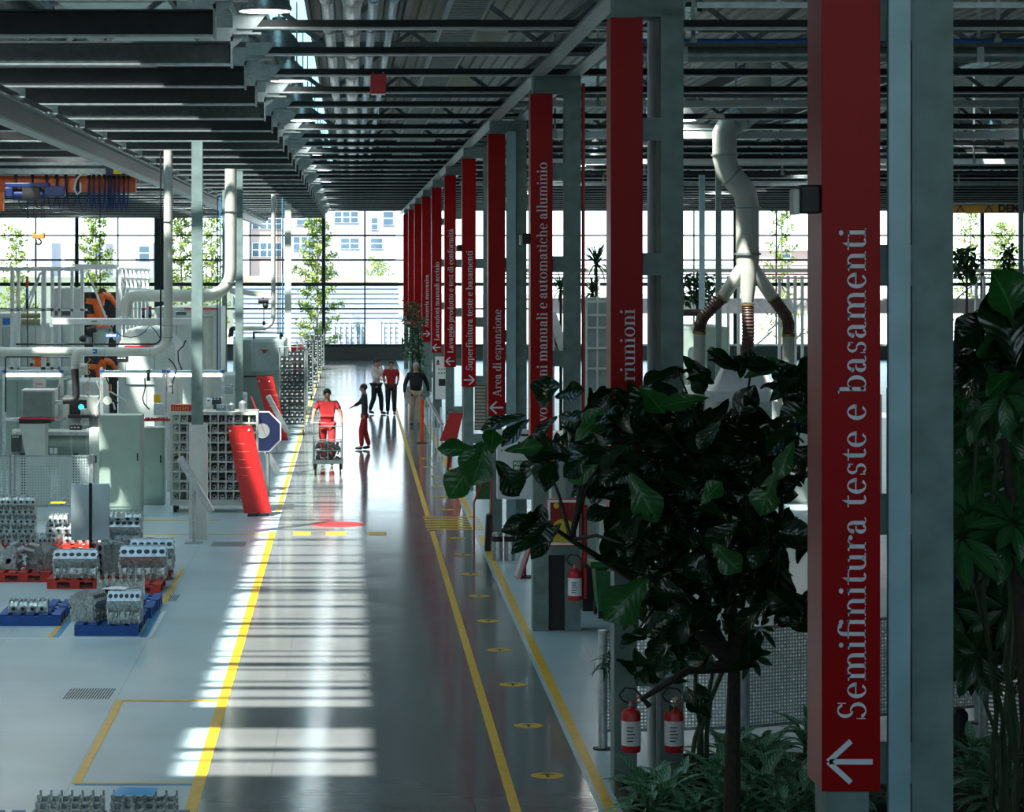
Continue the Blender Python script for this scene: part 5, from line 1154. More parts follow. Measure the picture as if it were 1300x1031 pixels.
# red cones/reflectors beside the walkway
for i,(px,py,d) in enumerate(((535.5,560,72),(580,633,55.5))):
    t=T('safety_cone',('far slim orange post beside the man in khaki trousers','low orange cone by the walkway line')[i],'safety cone',px,onfloor(d),d,'orange safety markers')
    hh=1.1 if i==0 else .45; MB().lathe([(.06 if i==0 else .13,.0),(.055 if i==0 else .03,hh),(.001,hh+.01)],(X_(px,d),d,.02),16).build('cone_body',mat('orange_plastic',(.8,.12,.02),.4),t); MB().box(X_(px,d)-.14,d-.14,0,X_(px,d)+.14,d+.14,.02).build('cone_base',DARK,t,smooth=False)
t=T('walkway_barrier','pale glazed barrier edge running beside the far walkway','barrier',547,onfloor(66),66); [MB().box(2.0,yy,.0,2.04,yy+.04,1.05).build('barrier_post',ALU2,t,smooth=False) for yy in(62,65,68,71,73.9)]; MB().box(1.98,62,1.05,2.06,74,1.1).build('barrier_rail',ALU2,t,smooth=False)
# ================================================================ outside the end windows
BWALL=mat('blue_white_cladding',(.36,.43,.54),.6,0,.05,1); PINK=mat('pink_render',(.38,.27,.25),.8,0,.08,1); GREYB=mat('lilac_grey_concrete',(.25,.235,.28),.8,0,.1,.6); PANE=mat('office_glass',(.05,.09,.13),.2,0,.2,.5)
d=142; t=T('clad_wall','pale blue ribbed boundary wall outside the end windows','wall',430,457,d)
m=PB(296,362,506,onfloor(d),d,.3); m.build('wall_body',BWALL,t,smooth=False); m=MB()
for i in range(12): pbox(m,296,366+i*6.2,506,366.5+i*6.2,d-.03,.03)
m.build('cladding_rib',mat('cladding_joint',(.17,.22,.32),.6),t,smooth=False); m=MB()
for i in range(12): pbox(m,422+i*7,411,424.5+i*7,onfloor(d),d-.1,.08)
m.build('white_fin',WP,t,smooth=False); PB(466,406,484,onfloor(d),d-.12,.1).build('gate',BWALL,t,smooth=False)
flat('earth_bank',PB(300,352,506,364,150,12),mat('pinkish_earth',(.34,.26,.21),.9,0,.3,1),'low pinkish earth bank behind the boundary wall','bank',at=(X_(400,150),150,0))
def building(lab,x0,y0,x1,y1,d,dep,mm,wins,roof=None):
    t=T('building',lab,'building',(x0+x1)/2,onfloor(d),d,'buildings outside'); MB().box(X_(x0,d),d,-.1,X_(x1,d),d+dep,Z_(y0,d)).build('wall',mm,t,smooth=False)
    for (a,b,c,e_) in wins:
        o=PB(a,b,c,e_,d-.08,.08).build('window',WP,t,smooth=False); n=max(1,int((c-a)/9)); w=(c-a)/n; q=MB()
        for i in range(n):
            for j in(0,1): pbox(q,a+i*w+.8,b+.8+j*(e_-b)/2,a+(i+1)*w-.8,b+(j+1)*(e_-b)/2-.5,d-.1,.02)
        q.build('pane',PANE,o,smooth=False)
    if roof: PB(x0-2,roof,x1+2,y0,d-.5,dep+1).build('roof',WP,t,smooth=False)
building('pink building with paired blue windows seen beyond the posts',318,262,362,352,190,10,PINK,[(320,308,358,326),(320,277,358,291)])
building('white slab of the pink building, left part',298,258,316,352,189,10,WP,[])
building('grey office block with wide windows and white parapets',366,255,502,352,230,14,GREYB,[(372,300,400,318),(424,268,455,283),(432,302,456,316),(471,276,480,292),(470,302,486,316),(486,268,500,286),(376,270,402,286)])
building('low pinkish houses with red roofs beyond the right windows',982,318,1060,340,260,12,PINK,[(990,322,1004,334)],313)
building('distant low blue grey block behind the hoist',40,308,66,330,250,8,GREYB,[]); building('small grey hut behind the left tree',82,309,134,334,240,8,GREYB,[(112,312,130,326)]); building('lilac block at the left of the thick mullion',172,308,194,338,250,8,GREYB,[(176,312,190,330)])
building('long low shed across the yard at the left',-80,352,300,372,200,8,mat('olive_wall',(.14,.16,.12),.8),[])
# trees
def leafcard(m,p,n,u,l,w):
    n=n.normalized(); u=(u-n*u.dot(n)); u=u.normalized() if u.length>1e-4 else Vector((1,0,0)); v=n.cross(u)
    m.add([p,p+u*l*.4+v*w/2,p+u*l,p+u*l*.4-v*w/2],[(0,1,2,3)])
def rv(r): return Vector((r.uniform(-1,1),r.uniform(-1,1),r.uniform(-1,1)))
def tree(px,ytop,d,wid,lab,seed,n=1500,mm=TREEL,zlow=.6):
    r=random.Random(seed); x=X_(px,d); zt=Z_(ytop,d); t=thing('young_tree',lab,'tree',(x,d,-.1),'young trees outside the windows')
    m=MB(); m.tube([(x,d,-.1),(x+.05,d,zt*.5),(x,d,zt*.98)],[.07,.05,.015],8)
    brs=[]
    for i in range(34):
        z=zlow+(zt-zlow)*(i/34.); a=i*2.4; L_=1.45*wid*(1-.65*i/34)*r.uniform(.6,1.1); e2=Vector((x+L_*math.cos(a),d+L_*math.sin(a),z+L_*.45)); brs.append(((x,d,z),e2)); m.tube([(x,d,z),e2],[.022,.006],5)
    m.build('trunk',mat('pale_bark',(.25,.22,.16),.8),t); q=MB()
    for i in range(n*2):
        a,b=brs[r.randrange(len(brs))]; s=r.uniform(.2,1.05); p=Vector(a).lerp(b,s)+rv(r)*.16; leafcard(q,p,rv(r),rv(r),r.uniform(.12,.2),.11)
    q.build('foliage',mm,t,smooth=False)
tree(121,262,139,1.1,'yellow green young tree outside the left windows',1)
tree(229,262,138,1.3,'dense yellow young tree behind the thick cream pipe',2,1800)
tree(268,270,141.6,1.0,'young tree between the wide post and the thin cables',3,1100)
tree(402,268,138.5,1.15,'green young tree beside the thick window bar at the aisle end',4,1900,zlow=.5)
tree(20,290,140,1.0,'small tree outside the far left window',5,900); tree(992,250,140,1.0,'sparse tree outside behind the white duct',6,800); tree(480,330,215,1.6,'round tree in front of the grey office block',9,800)
tree(1232,262,138,1.0,'bluish thin tree outside at the right',7,700); tree(1275,285,141,1.2,'bushy tree outside the right windows',8,1200)
# ================================================================ plants
class LF(MB):
    def __init__(s): super().__init__(); s.uv=[]
    def leaf(s,p,d,n,L,W,prof,droop=.25,fold=.18,wave=.0,seed=0):
        d=d.normalized(); n=(n-d*n.dot(d)); n=n.normalized() if n.length>1e-3 else Vector((0,0,1)); x=d.cross(n); k=len(s.v); NS=len(prof)
        q=p.copy(); dd=d.copy(); nn=n.copy()
        for i,w in enumerate(prof):
            t=i/(NS-1.)
            for j in(-1,-.5,0,.5,1):
                o=q+x*(j*w*W/2)+nn*(abs(j)*w*W*fold)+nn*(wave*W*math.sin(t*9+seed+j*2)*abs(j))
                s.v.append(tuple(o)); s.uv.append((j,t))
            a=droop/(NS-1.); dd2=(dd-nn*a).normalized(); nn=(nn+dd*a).normalized(); dd=dd2; q=q+dd*(L/(NS-1.))
        for i in range(NS-1):
            for j in range(4): a=k+i*5+j; s.f.append((a,a+1,a+6,a+5))
    def done(s,name,m,parent):
        me=bpy.data.meshes.new(name); o=Vector(ORG[parent.name]); me.from_pydata([tuple(Vector(p)-o) for p in s.v],[],s.f)
        uv=me.uv_layers.new(name='UVMap'); me.update()
        for l in me.loops: uv.data[l.index].uv=s.uv[l.vertex_index]
        me.materials.append(m); me.polygons.foreach_set('use_smooth',[True]*len(me.polygons))
        ob=bpy.data.objects.new(name,me); C.objects.link(ob); ob.parent=parent; ORG[ob.name]=tuple(o); return ob
FIDDLE=[.05,.3,.45,.52,.72,.95,1.0,.82,.45,.03]; LANCE=[.05,.5,.85,1.0,.95,.75,.45,.03]; STRAP=[.7,1,1,.9,.75,.5,.05]; OVAL=[.05,.6,.95,1.0,.85,.5,.03]
def figtree(name,lab,base,clusters,d0,d1,size,seed,leafm=FIG,group=None,prof=FIDDLE,forks=None):
    r=random.Random(seed); t=thing(name,lab,'plant',base,group); B=Vector(base); lf=LF(); st=MB()
    fk=[Vector(p) for p in forks]; st.tube([B]+fk[:1],[.075,.05],10)
    for a in fk[1:]: st.tube([fk[0],fk[0].lerp(a,.5)+Vector((0,0,.1)),a],[.05,.035,.02],8)
    for (cx,cy,rx,ry,n,sz) in clusters:
        dc=r.uniform(d0+.3,d1-.3); c=Vector((X_(cx,dc),dc,Z_(cy,dc))); f0=min(fk,key=lambda q:(q-c).length); st.tube([f0,f0.lerp(c,.5)+Vector((0,0,.05)),c],[.02,.014,.008],6)
        for i in range(n):
            u,v=r.gauss(0,.5),r.gauss(0,.5); dd=r.uniform(d0,d1); p=Vector((X_(cx+max(-1.05,min(1.05,u))*rx,dd),dd,Z_(cy+max(-1.05,min(1.05,v))*ry,dd)))
            out=(p-c); dr=Vector((r.uniform(-1,1)+out.x*1.5,r.uniform(-1,.6),r.uniform(-.9,.7)+out.z)); nn=Vector((r.uniform(-.6,.6),r.uniform(-1.2,-.1),r.uniform(.1,1.2)))
            L_=size*sz*r.uniform(.7,1.2); lf.leaf(p-dr.normalized()*L_*.5,dr,nn,L_,L_*r.uniform(.5,.68),prof,r.uniform(.2,1.1),r.uniform(.08,.22),.05,i)
    st.build('trunk',BARK,t); lf.done('foliage',leafm,t); return t
CL=[(750,560,55,40,30,1),(830,530,60,38,40,1),(915,545,55,32,30,1),(1000,570,38,55,30,1),(802,615,60,46,50,.95),(890,635,85,55,62,.95),(975,670,45,60,32,1),(830,695,45,45,32,1),(905,745,45,45,26,1),
    (695,590,22,24,6,1),(862,474,45,10,8,.9),(955,462,28,10,6,.8),(855,790,35,55,18,.8),(668,662,18,12,5,.8),(1005,760,18,25,6,1),(1000,490,26,22,9,1),(810,800,20,60,14,.7),(870,590,100,50,60,.9),(790,690,24,34,12,.9),(940,700,55,50,34,.9),(870,850,40,60,18,.6),(770,508,26,14,6,.9),(760,585,30,30,12,.9)]
# single leaves that stand out: base pixel, tip pixel, distance, width ratio
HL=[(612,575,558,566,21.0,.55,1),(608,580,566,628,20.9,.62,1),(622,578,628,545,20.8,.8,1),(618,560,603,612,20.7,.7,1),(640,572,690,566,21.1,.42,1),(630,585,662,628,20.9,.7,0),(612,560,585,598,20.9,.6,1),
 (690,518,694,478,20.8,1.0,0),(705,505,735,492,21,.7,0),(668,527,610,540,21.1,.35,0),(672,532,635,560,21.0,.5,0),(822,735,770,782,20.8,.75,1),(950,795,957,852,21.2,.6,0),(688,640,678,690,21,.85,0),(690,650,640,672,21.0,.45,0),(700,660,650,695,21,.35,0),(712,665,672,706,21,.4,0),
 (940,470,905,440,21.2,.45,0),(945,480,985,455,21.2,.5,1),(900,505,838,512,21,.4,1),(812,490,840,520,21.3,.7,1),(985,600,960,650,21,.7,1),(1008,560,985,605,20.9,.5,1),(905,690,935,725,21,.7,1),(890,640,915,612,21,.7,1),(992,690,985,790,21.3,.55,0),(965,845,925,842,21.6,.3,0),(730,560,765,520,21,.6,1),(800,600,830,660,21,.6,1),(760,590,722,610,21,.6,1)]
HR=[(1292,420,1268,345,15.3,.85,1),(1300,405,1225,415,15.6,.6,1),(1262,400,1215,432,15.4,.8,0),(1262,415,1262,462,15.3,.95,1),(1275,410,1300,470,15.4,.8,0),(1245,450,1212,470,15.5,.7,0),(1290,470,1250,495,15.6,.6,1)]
def heroes(t,hs,seed):
    r=random.Random(seed)
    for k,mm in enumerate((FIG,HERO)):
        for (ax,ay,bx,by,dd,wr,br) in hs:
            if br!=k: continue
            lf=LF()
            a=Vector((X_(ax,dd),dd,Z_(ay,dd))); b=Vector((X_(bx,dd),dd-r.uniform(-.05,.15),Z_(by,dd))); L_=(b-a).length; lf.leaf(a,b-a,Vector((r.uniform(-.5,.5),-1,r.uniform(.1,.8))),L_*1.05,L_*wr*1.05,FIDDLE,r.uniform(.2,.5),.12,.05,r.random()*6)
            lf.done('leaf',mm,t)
tf=figtree('fiddle_leaf_fig','large dark fiddle leaf fig tree between the second red sign and the nearest one',(X_(928,22.2),22.2,.1),CL,20.9,23.7,.36,11,forks=[(X_(932,22.2),22.2,1.45),(X_(860,22.3),22.2,2.1),(X_(990,22.3),22.4,2.3),(X_(920,22.3),22,2.7),(X_(780,22.3),22,2.4),(X_(720,22.3),21.9,2.5),(X_(810,22.3),22.1,1.2)]); heroes(tf,HL,3)
d=15.5
tf=figtree('fiddle_leaf_fig','broad leaved fig plant at the right edge beyond the nearest column',(X_(1310,16.5),16.5,.0),[(1245,435,28,22,8,.8),(1290,440,24,26,9,1),(1240,470,30,22,12,.8),(1300,420,20,40,8,1.2)],15.2,17,.40,21,forks=[(X_(1310,16.5),16.5,1.6),(X_(1290,16.5),16.4,3.2),(X_(1260,16.5),16.3,4.0)]); heroes(tf,HR,4)
def whorl(lf,st,c,up,n,L_,r):
    up=up.normalized(); a0=r.uniform(0,6); s=up.orthogonal().normalized(); q=up.cross(s)
    for i in range(n):
        a=a0+2*PI*i/n; dr=(s*math.cos(a)+q*math.sin(a))+up*r.uniform(-.2,.25); lf.leaf(c+dr*.03,dr,up,L_*r.uniform(.75,1.15),L_*.34,OVAL,r.uniform(.3,.9),.1,.03,i)
def umbrella(name,lab,base,cent,L_,seed,m=DARKLEAF):
    r=random.Random(seed); t=thing(name,lab,'plant',base); lf=LF(); st=MB(); B=Vector(base); mains=[]
    for k in range(4):
        px,py,dd=cent[k*7]; tp=Vector((X_(px,dd),dd,max(Z_(p[1],dd) for p in cent)-.1*k)); pts=[B.lerp(tp,i/10.)+Vector((.06*math.sin(i*1.3+k),.05*math.cos(i+k),0)) for i in range(11)]; pts[0]=B+Vector((.05*k,0,0)); st.tube(pts,[.022-.0012*i for i in range(11)],6); mains+=pts
    for (px,py,dd) in cent:
        c=Vector((X_(px,dd),dd,Z_(py,dd))); mk=min(mains,key=lambda q:(q-c).length+ (9 if q.z>c.z else 0)); mid=mk.lerp(c,.5)+Vector((r.uniform(-.05,.05),0,-.03)); st.tube([mk,mid,c],[.009,.007,.005],5)
        whorl(lf,st,c,Vector((r.uniform(-.5,.5),-.7,r.uniform(.3,1))),r.randint(7,9),L_,r)
    st.build('stem',mat('green_stem',(.03,.045,.02),.6),t); lf.done('foliage',m,t); return t
rc=random.Random(5)
umbrella('umbrella_plant','umbrella plant with long leaflets below the broad leaves at the right edge',(X_(1290,17),17.2,0),[(rc.uniform(1215,1310),rc.uniform(470,700),rc.uniform(16,17.8)) for i in range(46)],.26,5,UMBLIT)
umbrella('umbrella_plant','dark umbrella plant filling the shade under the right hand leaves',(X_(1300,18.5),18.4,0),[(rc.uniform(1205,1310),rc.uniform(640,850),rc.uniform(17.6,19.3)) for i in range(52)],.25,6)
umbrella('umbrella_plant','small leaved plant in the middle of the fig tree behind its trunk',(X_(880,23.6),23.6,.1),[(rc.uniform(800,1000),rc.uniform(560,860),rc.uniform(22.8,23.9)) for i in range(46)],.17,7)
# planting bed with striped plants
t=thing('planting_bed','low dark planting bed at the foot of the columns','planting bed',(4.5,22,0)); 
MB().box(2.36,17.5,0,8.2,24.2,.1).box(3.0,24.2,0,8.2,25.6,.1).build('soil',SOIL,t,smooth=False); m=MB(); m.box(2.32,17.5,0,2.36,24.2,.14); m.box(2.32,24.2,0,2.97,24.24,.14); m.box(2.97,24.2,0,3.0,25.6,.14); m.box(2.97,25.6,0,8.2,25.64,.14); m.build('bed_edge',DARK,t,smooth=False)
rp_=random.Random(9)
def striped(h,seed):
    r=random.Random(seed); t=thing('striped_leaf_plant','x','plant',(0,0,0),'striped leaf plants in the planting bed'); lf=LF(); st=MB()
    for k in range(3):
        b=Vector((r.uniform(-.1,.1),r.uniform(-.1,.1),0)); st.cyl(b,b+Vector((0,0,h*.5)),.012,6)
        for i in range(11):
            a=i*2.4+k; el=.25+.9*i/11; dr=Vector((math.cos(a)*math.cos(el),math.sin(a)*math.cos(el),math.sin(el))); lf.leaf(b+Vector((0,0,h*(.12+.045*i))),dr,Vector((0,0,1))-dr*.3,r.uniform(.26,.36),.085,LANCE,r.uniform(.6,1.3),.14,.03,i)
    st.build('stem',mat('green_stem',(.03,.045,.02),.6),t); lf.done('foliage',AGLA,t); return t
protos=[striped(.42,1),striped(.5,2),striped(.36,3)]; fl=[[True],[True],[True]]; spots=[]
for (xa,xb,dd) in((800,1030,24.0),(830,1040,24.9),(805,1035,23.2),(810,1040,22.5),(1220,1300,24.6),(1215,1300,23.7),(1218,1300,22.9),(1065,1150,23.4)):
    n=max(2,int((xb-xa)/38))
    for i in range(n): spots.append((xa+(xb-xa)*(i+.5)/n+rp_.uniform(-8,8),dd+rp_.uniform(-.2,.2)))
ROWN=['far','middle','near','front']
cnt={}
for i,(px,dd) in enumerate(spots):
    x=X_(px,dd)
    if x<2.5: x=2.5
    if dd>23.6 and x<3.25: continue
    side='right' if px>1190 else ('hidden' if px>1050 else 'left'); cnt[side]=cnt.get(side,0)+1
    wh={'left':'under the fig tree','right':'at the lower right edge','hidden':'behind the nearest sign column'}[side]
    place(protos[i%3],'%s striped leaf plant %s, counted from the back'%(ordn(cnt[side]-1),wh),fl[i%3],(x,dd,.1),rp_.uniform(0,6),'striped leaf plants in the planting bed',rp_.uniform(.85,1.2))
# bamboo like sprig at the screen post
r=random.Random(4); t=thing('grassy_sprig','small sprig of thin drooping leaves by the white screen post','plant',(X_(783,25.4),25.6,.0)); lf=LF(); b=Vector((X_(783,25.6),25.6,0))
c=Vector((X_(772,25.6),25.6,Z_(838,25.6)))
for i in range(26): dr=Vector((r.uniform(-1,.8),r.uniform(-.6,.6),r.uniform(-.6,.5))); lf.leaf(c+rv(r)*.09,dr,Vector((0,-.4,1)),.18,.02,STRAP,1.2,.1)
MB().tube([b,b.lerp(c,.6),c],[.008,.006,.004],6).build('stem',BARK,t); lf.done('foliage',DARKLEAF,t)
# distant plants
def bush(lab,px,py0,py1,wpx,d,seed,n,L_=.12,base=True,group='leafy plants far down the hall'):
    r=random.Random(seed); x=X_(px,d); z0=Z_(py1,d); z1=Z_(py0,d); w=wpx*d/F; t=thing('potted_tree',lab,'plant',(x,d,0),group); MB().tube([(x,d,.25),(x+.03,d,z0),(x,d,z1)],[.04,.035,.012],7).build('trunk',BARK,t)
    MB().lathe([(.001,.0),(.2,.0),(.26,.32),(.23,.32),(.001,.29)],(x,d,0),18).build('pot',WHITE,t); lf=LF()
    for i in range(n):
        a=r.uniform(0,6.28); s=r.uniform(0,1)**.5; zz=r.uniform(z0,z1); p=Vector((x+w*s*math.cos(a),d+w*s*math.sin(a),zz)); lf.leaf(p,rv(r),Vector((0,-.3,1)),L_*r.uniform(.7,1.3),L_*.55,OVAL,.6,.1)
    lf.done('foliage',DARKLEAF,t)
bush('dark leafy tree beside the far red signs',523,383,455,13,98,31,500,.14)
bush('leafy tree below the fourth far sign, thin at the top',531,405,470,8,88,32,260,.13)
bush('bushy plant behind the grey sign column under the platform',884,350,385,24,76,33,320,.2)
bush('leafy plant standing at the platform right of the nearest column',1226,318,350,16,76,34,130,.25)
bush('feathery plant in front of the right windows',1281,312,352,9,77,35,120,.2)
def palm(lab,px,py,rpx,d,seed):
    r=random.Random(seed); x=X_(px,d); z=Z_(py,d); t=thing('dragon_palm',lab,'plant',(x,d,0),'spiky palms between the columns'); MB().tube([(x,d,.3),(x,d,z)],[.04,.03],8).build('trunk',BARK,t); MB().lathe([(.001,.0),(.22,.0),(.28,.34),(.24,.34),(.001,.3)],(x,d,0),18).build('pot',WHITE,t); lf=LF(); Rr=rpx*d/F
    for i in range(60):
        a=r.uniform(0,6.28); el=r.uniform(-.3,1.5); dr=Vector((math.cos(a)*math.cos(el),math.sin(a)*math.cos(el),math.sin(el))); lf.leaf(Vector((x,d,z)),dr,Vector((0,0,1)),Rr*r.uniform(.7,1.1),.045,STRAP,r.uniform(.3,1.2),.1)
    lf.done('foliage',DARKLEAF,t)
palm('spiky palm seen between the second and third sign columns, upper',757,335,40,58,41); palm('spiky palm lower down between the sign columns',752,372,30,59.5,42); palm('spiky palm behind the third sign column',712,368,26,61,43)

# ================================================================ people
def skinned(name,verts,edges,radii,mm,parent,root=0,sub=2):
    o=Vector(ORG[parent.name]); me=bpy.data.meshes.new(name); me.from_pydata([tuple(Vector(v)) for v in verts],edges,[]); ob=bpy.data.objects.new(name,me); C.objects.link(ob)
    bpy.context.view_layer.objects.active=ob
    sk=ob.modifiers.new('s','SKIN'); sk.use_smooth_shade=True; sl=me.skin_vertices[0].data
    for i,rr3 in enumerate(radii): sl[i].radius=(rr3,rr3) if not isinstance(rr3,tuple) else rr3
    for i in range(len(verts)): sl[i].use_root=(i==root)
    sb=ob.modifiers.new('u','SUBSURF'); sb.levels=sub; sb.render_levels=sub
    bpy.context.view_layer.update(); dg=bpy.context.evaluated_depsgraph_get(); m2=bpy.data.meshes.new_from_object(ob.evaluated_get(dg)); bpy.data.objects.remove(ob)
    m2.materials.clear(); m2.materials.append(mm)
    for p in m2.polygons: p.use_smooth=True
    ob=bpy.data.objects.new(name,m2); C.objects.link(ob); ob.parent=parent; ORG[ob.name]=tuple(o); return ob
def person(lab,px,d,h,rot,shirt,trous,hair,stride=.0,hands=None,sleeve='short',shoe=CLB,lean=0,bald=False,xoff=0,wide=1.):
    """local space faces -Y; joint list in a 1.75 m frame"""
    s=h/1.75; X=X_(px,d); t=thing('person',lab,'person',(X,d,0)); t.rotation_euler=(0,0,rot); O=Vector((X,d,0))
    t_rot=t.rotation_euler.copy(); ORG[t.name]=(0,0,0)   # children are built in local space
    hands=hands or ((-.27,-.06,.84),(.27,-.06,.84)); w=wide
    J=dict(pel=(0,0,.96),wai=(0,-.005,1.1),che=(0,-.01-lean*.5,1.3),nek=(0,-.01-lean,1.47),neu=(0,-.03-lean,1.52),hd=(0,-.045-lean,1.60),top=(0,-.04-lean,1.68),nose=(0,-.15-lean,1.585))
    V={}; names=[]; E=[]; Rr=[]
    def v(n,p,r): V[n]=len(names); names.append((n,Vector(p)*s)); Rr.append(tuple(q*s for q in r) if isinstance(r,tuple) else r*s)
    def e_(a,b): E.append((V[a],V[b]))
    v('pel',J['pel'],(.13*w,.1*w)); v('wai',J['wai'],(.125*w,.095*w)); e_('pel','wai'); v('che',J['che'],(.145*w,.1*w)); e_('wai','che'); v('nek',J['nek'],.072); e_('che','nek'); v('neu',J['neu'],.062); e_('nek','neu'); v('hd',J['hd'],(.082,.098)); e_('neu','hd'); v('top',J['top'],(.062,.075)); e_('hd','top'); v('nose',J['nose'],.012); e_('hd','nose')
    body_v={}
    for sd,sg in(('L',-1),('R',1)):
        hx=hands[0 if sg<0 else 1]; sh=Vector((sg*.19*w,-.01-lean*.8,1.40)); ha=Vector(hx); el=(sh+ha)/2+Vector((sg*.045,.05,-.03))
        v('sh'+sd,sh,.055); e_('che','sh'+sd); v('el'+sd,el,.042); e_('sh'+sd,'el'+sd); wr=el.lerp(ha,.86); v('wr'+sd,wr,.027); e_('el'+sd,'wr'+sd); dr=(ha-el).normalized(); v('pa'+sd,ha+dr*.02,(.036,.018)); e_('wr'+sd,'pa'+sd)
        side=Vector((0,1,0)) if abs(dr.y)<.7 else Vector((1,0,0))
        for f in range(4):
            b=ha+dr*.06+side*(-.03+.02*f); v('f%d%s'%(f,sd),b,.009); e_('pa'+sd,'f%d%s'%(f,sd)); L_=(.05,.062,.058,.045)[f]; v('g%d%s'%(f,sd),b+dr*L_*.9+Vector((-sg*.014,0,-.004)),.007); e_('f%d%s'%(f,sd),'g%d%s'%(f,sd))
        v('th'+sd,ha-side*.045+dr*.03,.01); e_('pa'+sd,'th'+sd); v('ti'+sd,ha-side*.055+dr*.065,.008); e_('th'+sd,'ti'+sd)
        y=stride*sg; hip=(sg*.09*w,0,.90); kn=(sg*.1*w,-.03-y*.45-abs(stride)*.15,.50); an=(sg*.1*w,-y+.02,.085+(.05*abs(stride)/.3 if y<0 else 0)); to=(sg*.11*w,-y-.14,.035)
        v('hip'+sd,hip,.09*w); e_('pel','hip'+sd); v('kn'+sd,kn,.06); e_('hip'+sd,'kn'+sd); v('an'+sd,an,.04); e_('kn'+sd,'an'+sd); v('to'+sd,to,.03); e_('an'+sd,'to'+sd)
    P=[p for _,p in names]
    skinned('body',P,E,Rr,SKIN,t)
    def sub(nm,keep,grow,mm,ext=None):
        idx=[V[k] for k in keep]; mp_={a:i for i,a in enumerate(idx)}; ed=[(mp_[a],mp_[b]) for a,b in E if a in mp_ and b in mp_]; vs=[P[i] for i in idx]; rr=[(Rr[i][0]+grow,Rr[i][1]+grow) if isinstance(Rr[i],tuple) else Rr[i]+grow for i in idx]
        if ext: ext(vs,ed,rr,mp_)
        return skinned(nm,vs,ed,rr,mm,t)
    def shirt_ext(vs,ed,rr,mp_):
        for sd in 'LR':
            a,b=P[V['sh'+sd]],P[V['el'+sd]]
            if sleeve=='short': vs.append(a.lerp(b,.7)); rr.append(.062*s); ed.append((mp_[V['sh'+sd]],len(vs)-1))
            else:
                vs.append(b); rr.append(.058*s); ed.append((mp_[V['sh'+sd]],len(vs)-1)); c=P[V['wr'+sd]]; vs.append(b.lerp(c,.95)); rr.append(.042*s); ed.append((len(vs)-2,len(vs)-1))
        vs.append(P[V['pel']]+Vector((0,0,-.09*s))); rr.append((.15*s*w,.12*s*w)); ed.append((mp_[V['pel']],len(vs)-1))
        vs.append(P[V['che']].lerp(P[V['nek']],.75)); rr.append(.085*s); ed.append((mp_[V['che']],len(vs)-1))
    sub('shirt',['pel','wai','che','shL','shR'],.022*s,shirt,shirt_ext)
    sub('trousers',['pel','hipL','knL','anL','hipR','knR','anR'],.022*s,trous)
    for sd in 'LR':
        a,b=P[V['an'+sd]],P[V['to'+sd]]; skinned('shoe',[a+Vector((0,.03*s,-.035*s)),a+Vector((0,-.05*s,-.04*s)),b+Vector((0,-.02*s,.008*s))],[(0,1),(1,2)],[.045*s,.045*s,.036*s],shoe,t)
    hp=Vector(J['hd'])*s
    if bald:
        m=MB(); m.sph(hp+Vector((0,.03*s,.02*s)),(.084*s,.09*s,.085*s),14,9)
    else:
        m=MB(); m.sph(hp+Vector((0,.022*s,.045*s)),(.09*s,.102*s,.092*s),14,9)
    m.build('hair',hair,t)
    m=MB(); 
    for sg in(-1,1): MB().sph(hp+Vector((sg*.032*s,-.088*s,.006*s)),.011*s,8,5).build('eye',CLB,t)
    MB().sph(hp+Vector((0,-.088*s,-.052*s)),(.024*s,.01*s,.006*s),8,5).build('mouth',mat('lips',(.3,.1,.09),.5),t)
    for sg in(-1,1): MB().sph(hp+Vector((sg*.086*s,.0,-.002*s)),(.012*s,.022*s,.03*s),8,6).build('ear',SKIN,t)
    return t
dw=D_(592)
pw=person('man in red shirt and red trousers pushing a cart towards the camera','0' and 415.5,dw+.45,1.80,0,SHIRTR,SHIRTR,HAIRD,.22,((-.33,-.34,1.02),(.33,-.34,1.02)),lean=.05,wide=1.05)
p2=person('man in pale pink shirt and black trousers, turned half aside',477.5,D_(526),1.76,.9,SHIRTW,CLB,HAIRD,.16,((-.12,-.22,1.12),(.12,-.24,1.1)),sleeve='long',wide=.92)
p3=person('man in red polo shirt with hands behind, beside the pink shirt',496.5,D_(527),1.72,0,SHIRTR,CLB,HAIRD,.04,((-.2,.1,.98),(.2,.1,.98)),wide=1.02)
p4=person('grey haired man in black jacket and khaki trousers by the walkway',528,D_(541),1.86,.15,CLB,KHAKI,HAIRG,.12,((-.32,-.02,.86),(.34,-.1,.9)),sleeve='long',wide=1.05)
p5=person('thin person in dark clothes and red trousers seen side-on, walking left',463,D_(571),1.68,-PI/2,CLB,SHIRTR,HAIRD,.1,((-.14,-.32,1.12),(.12,-.02,.86)),sleeve='long',wide=.66)
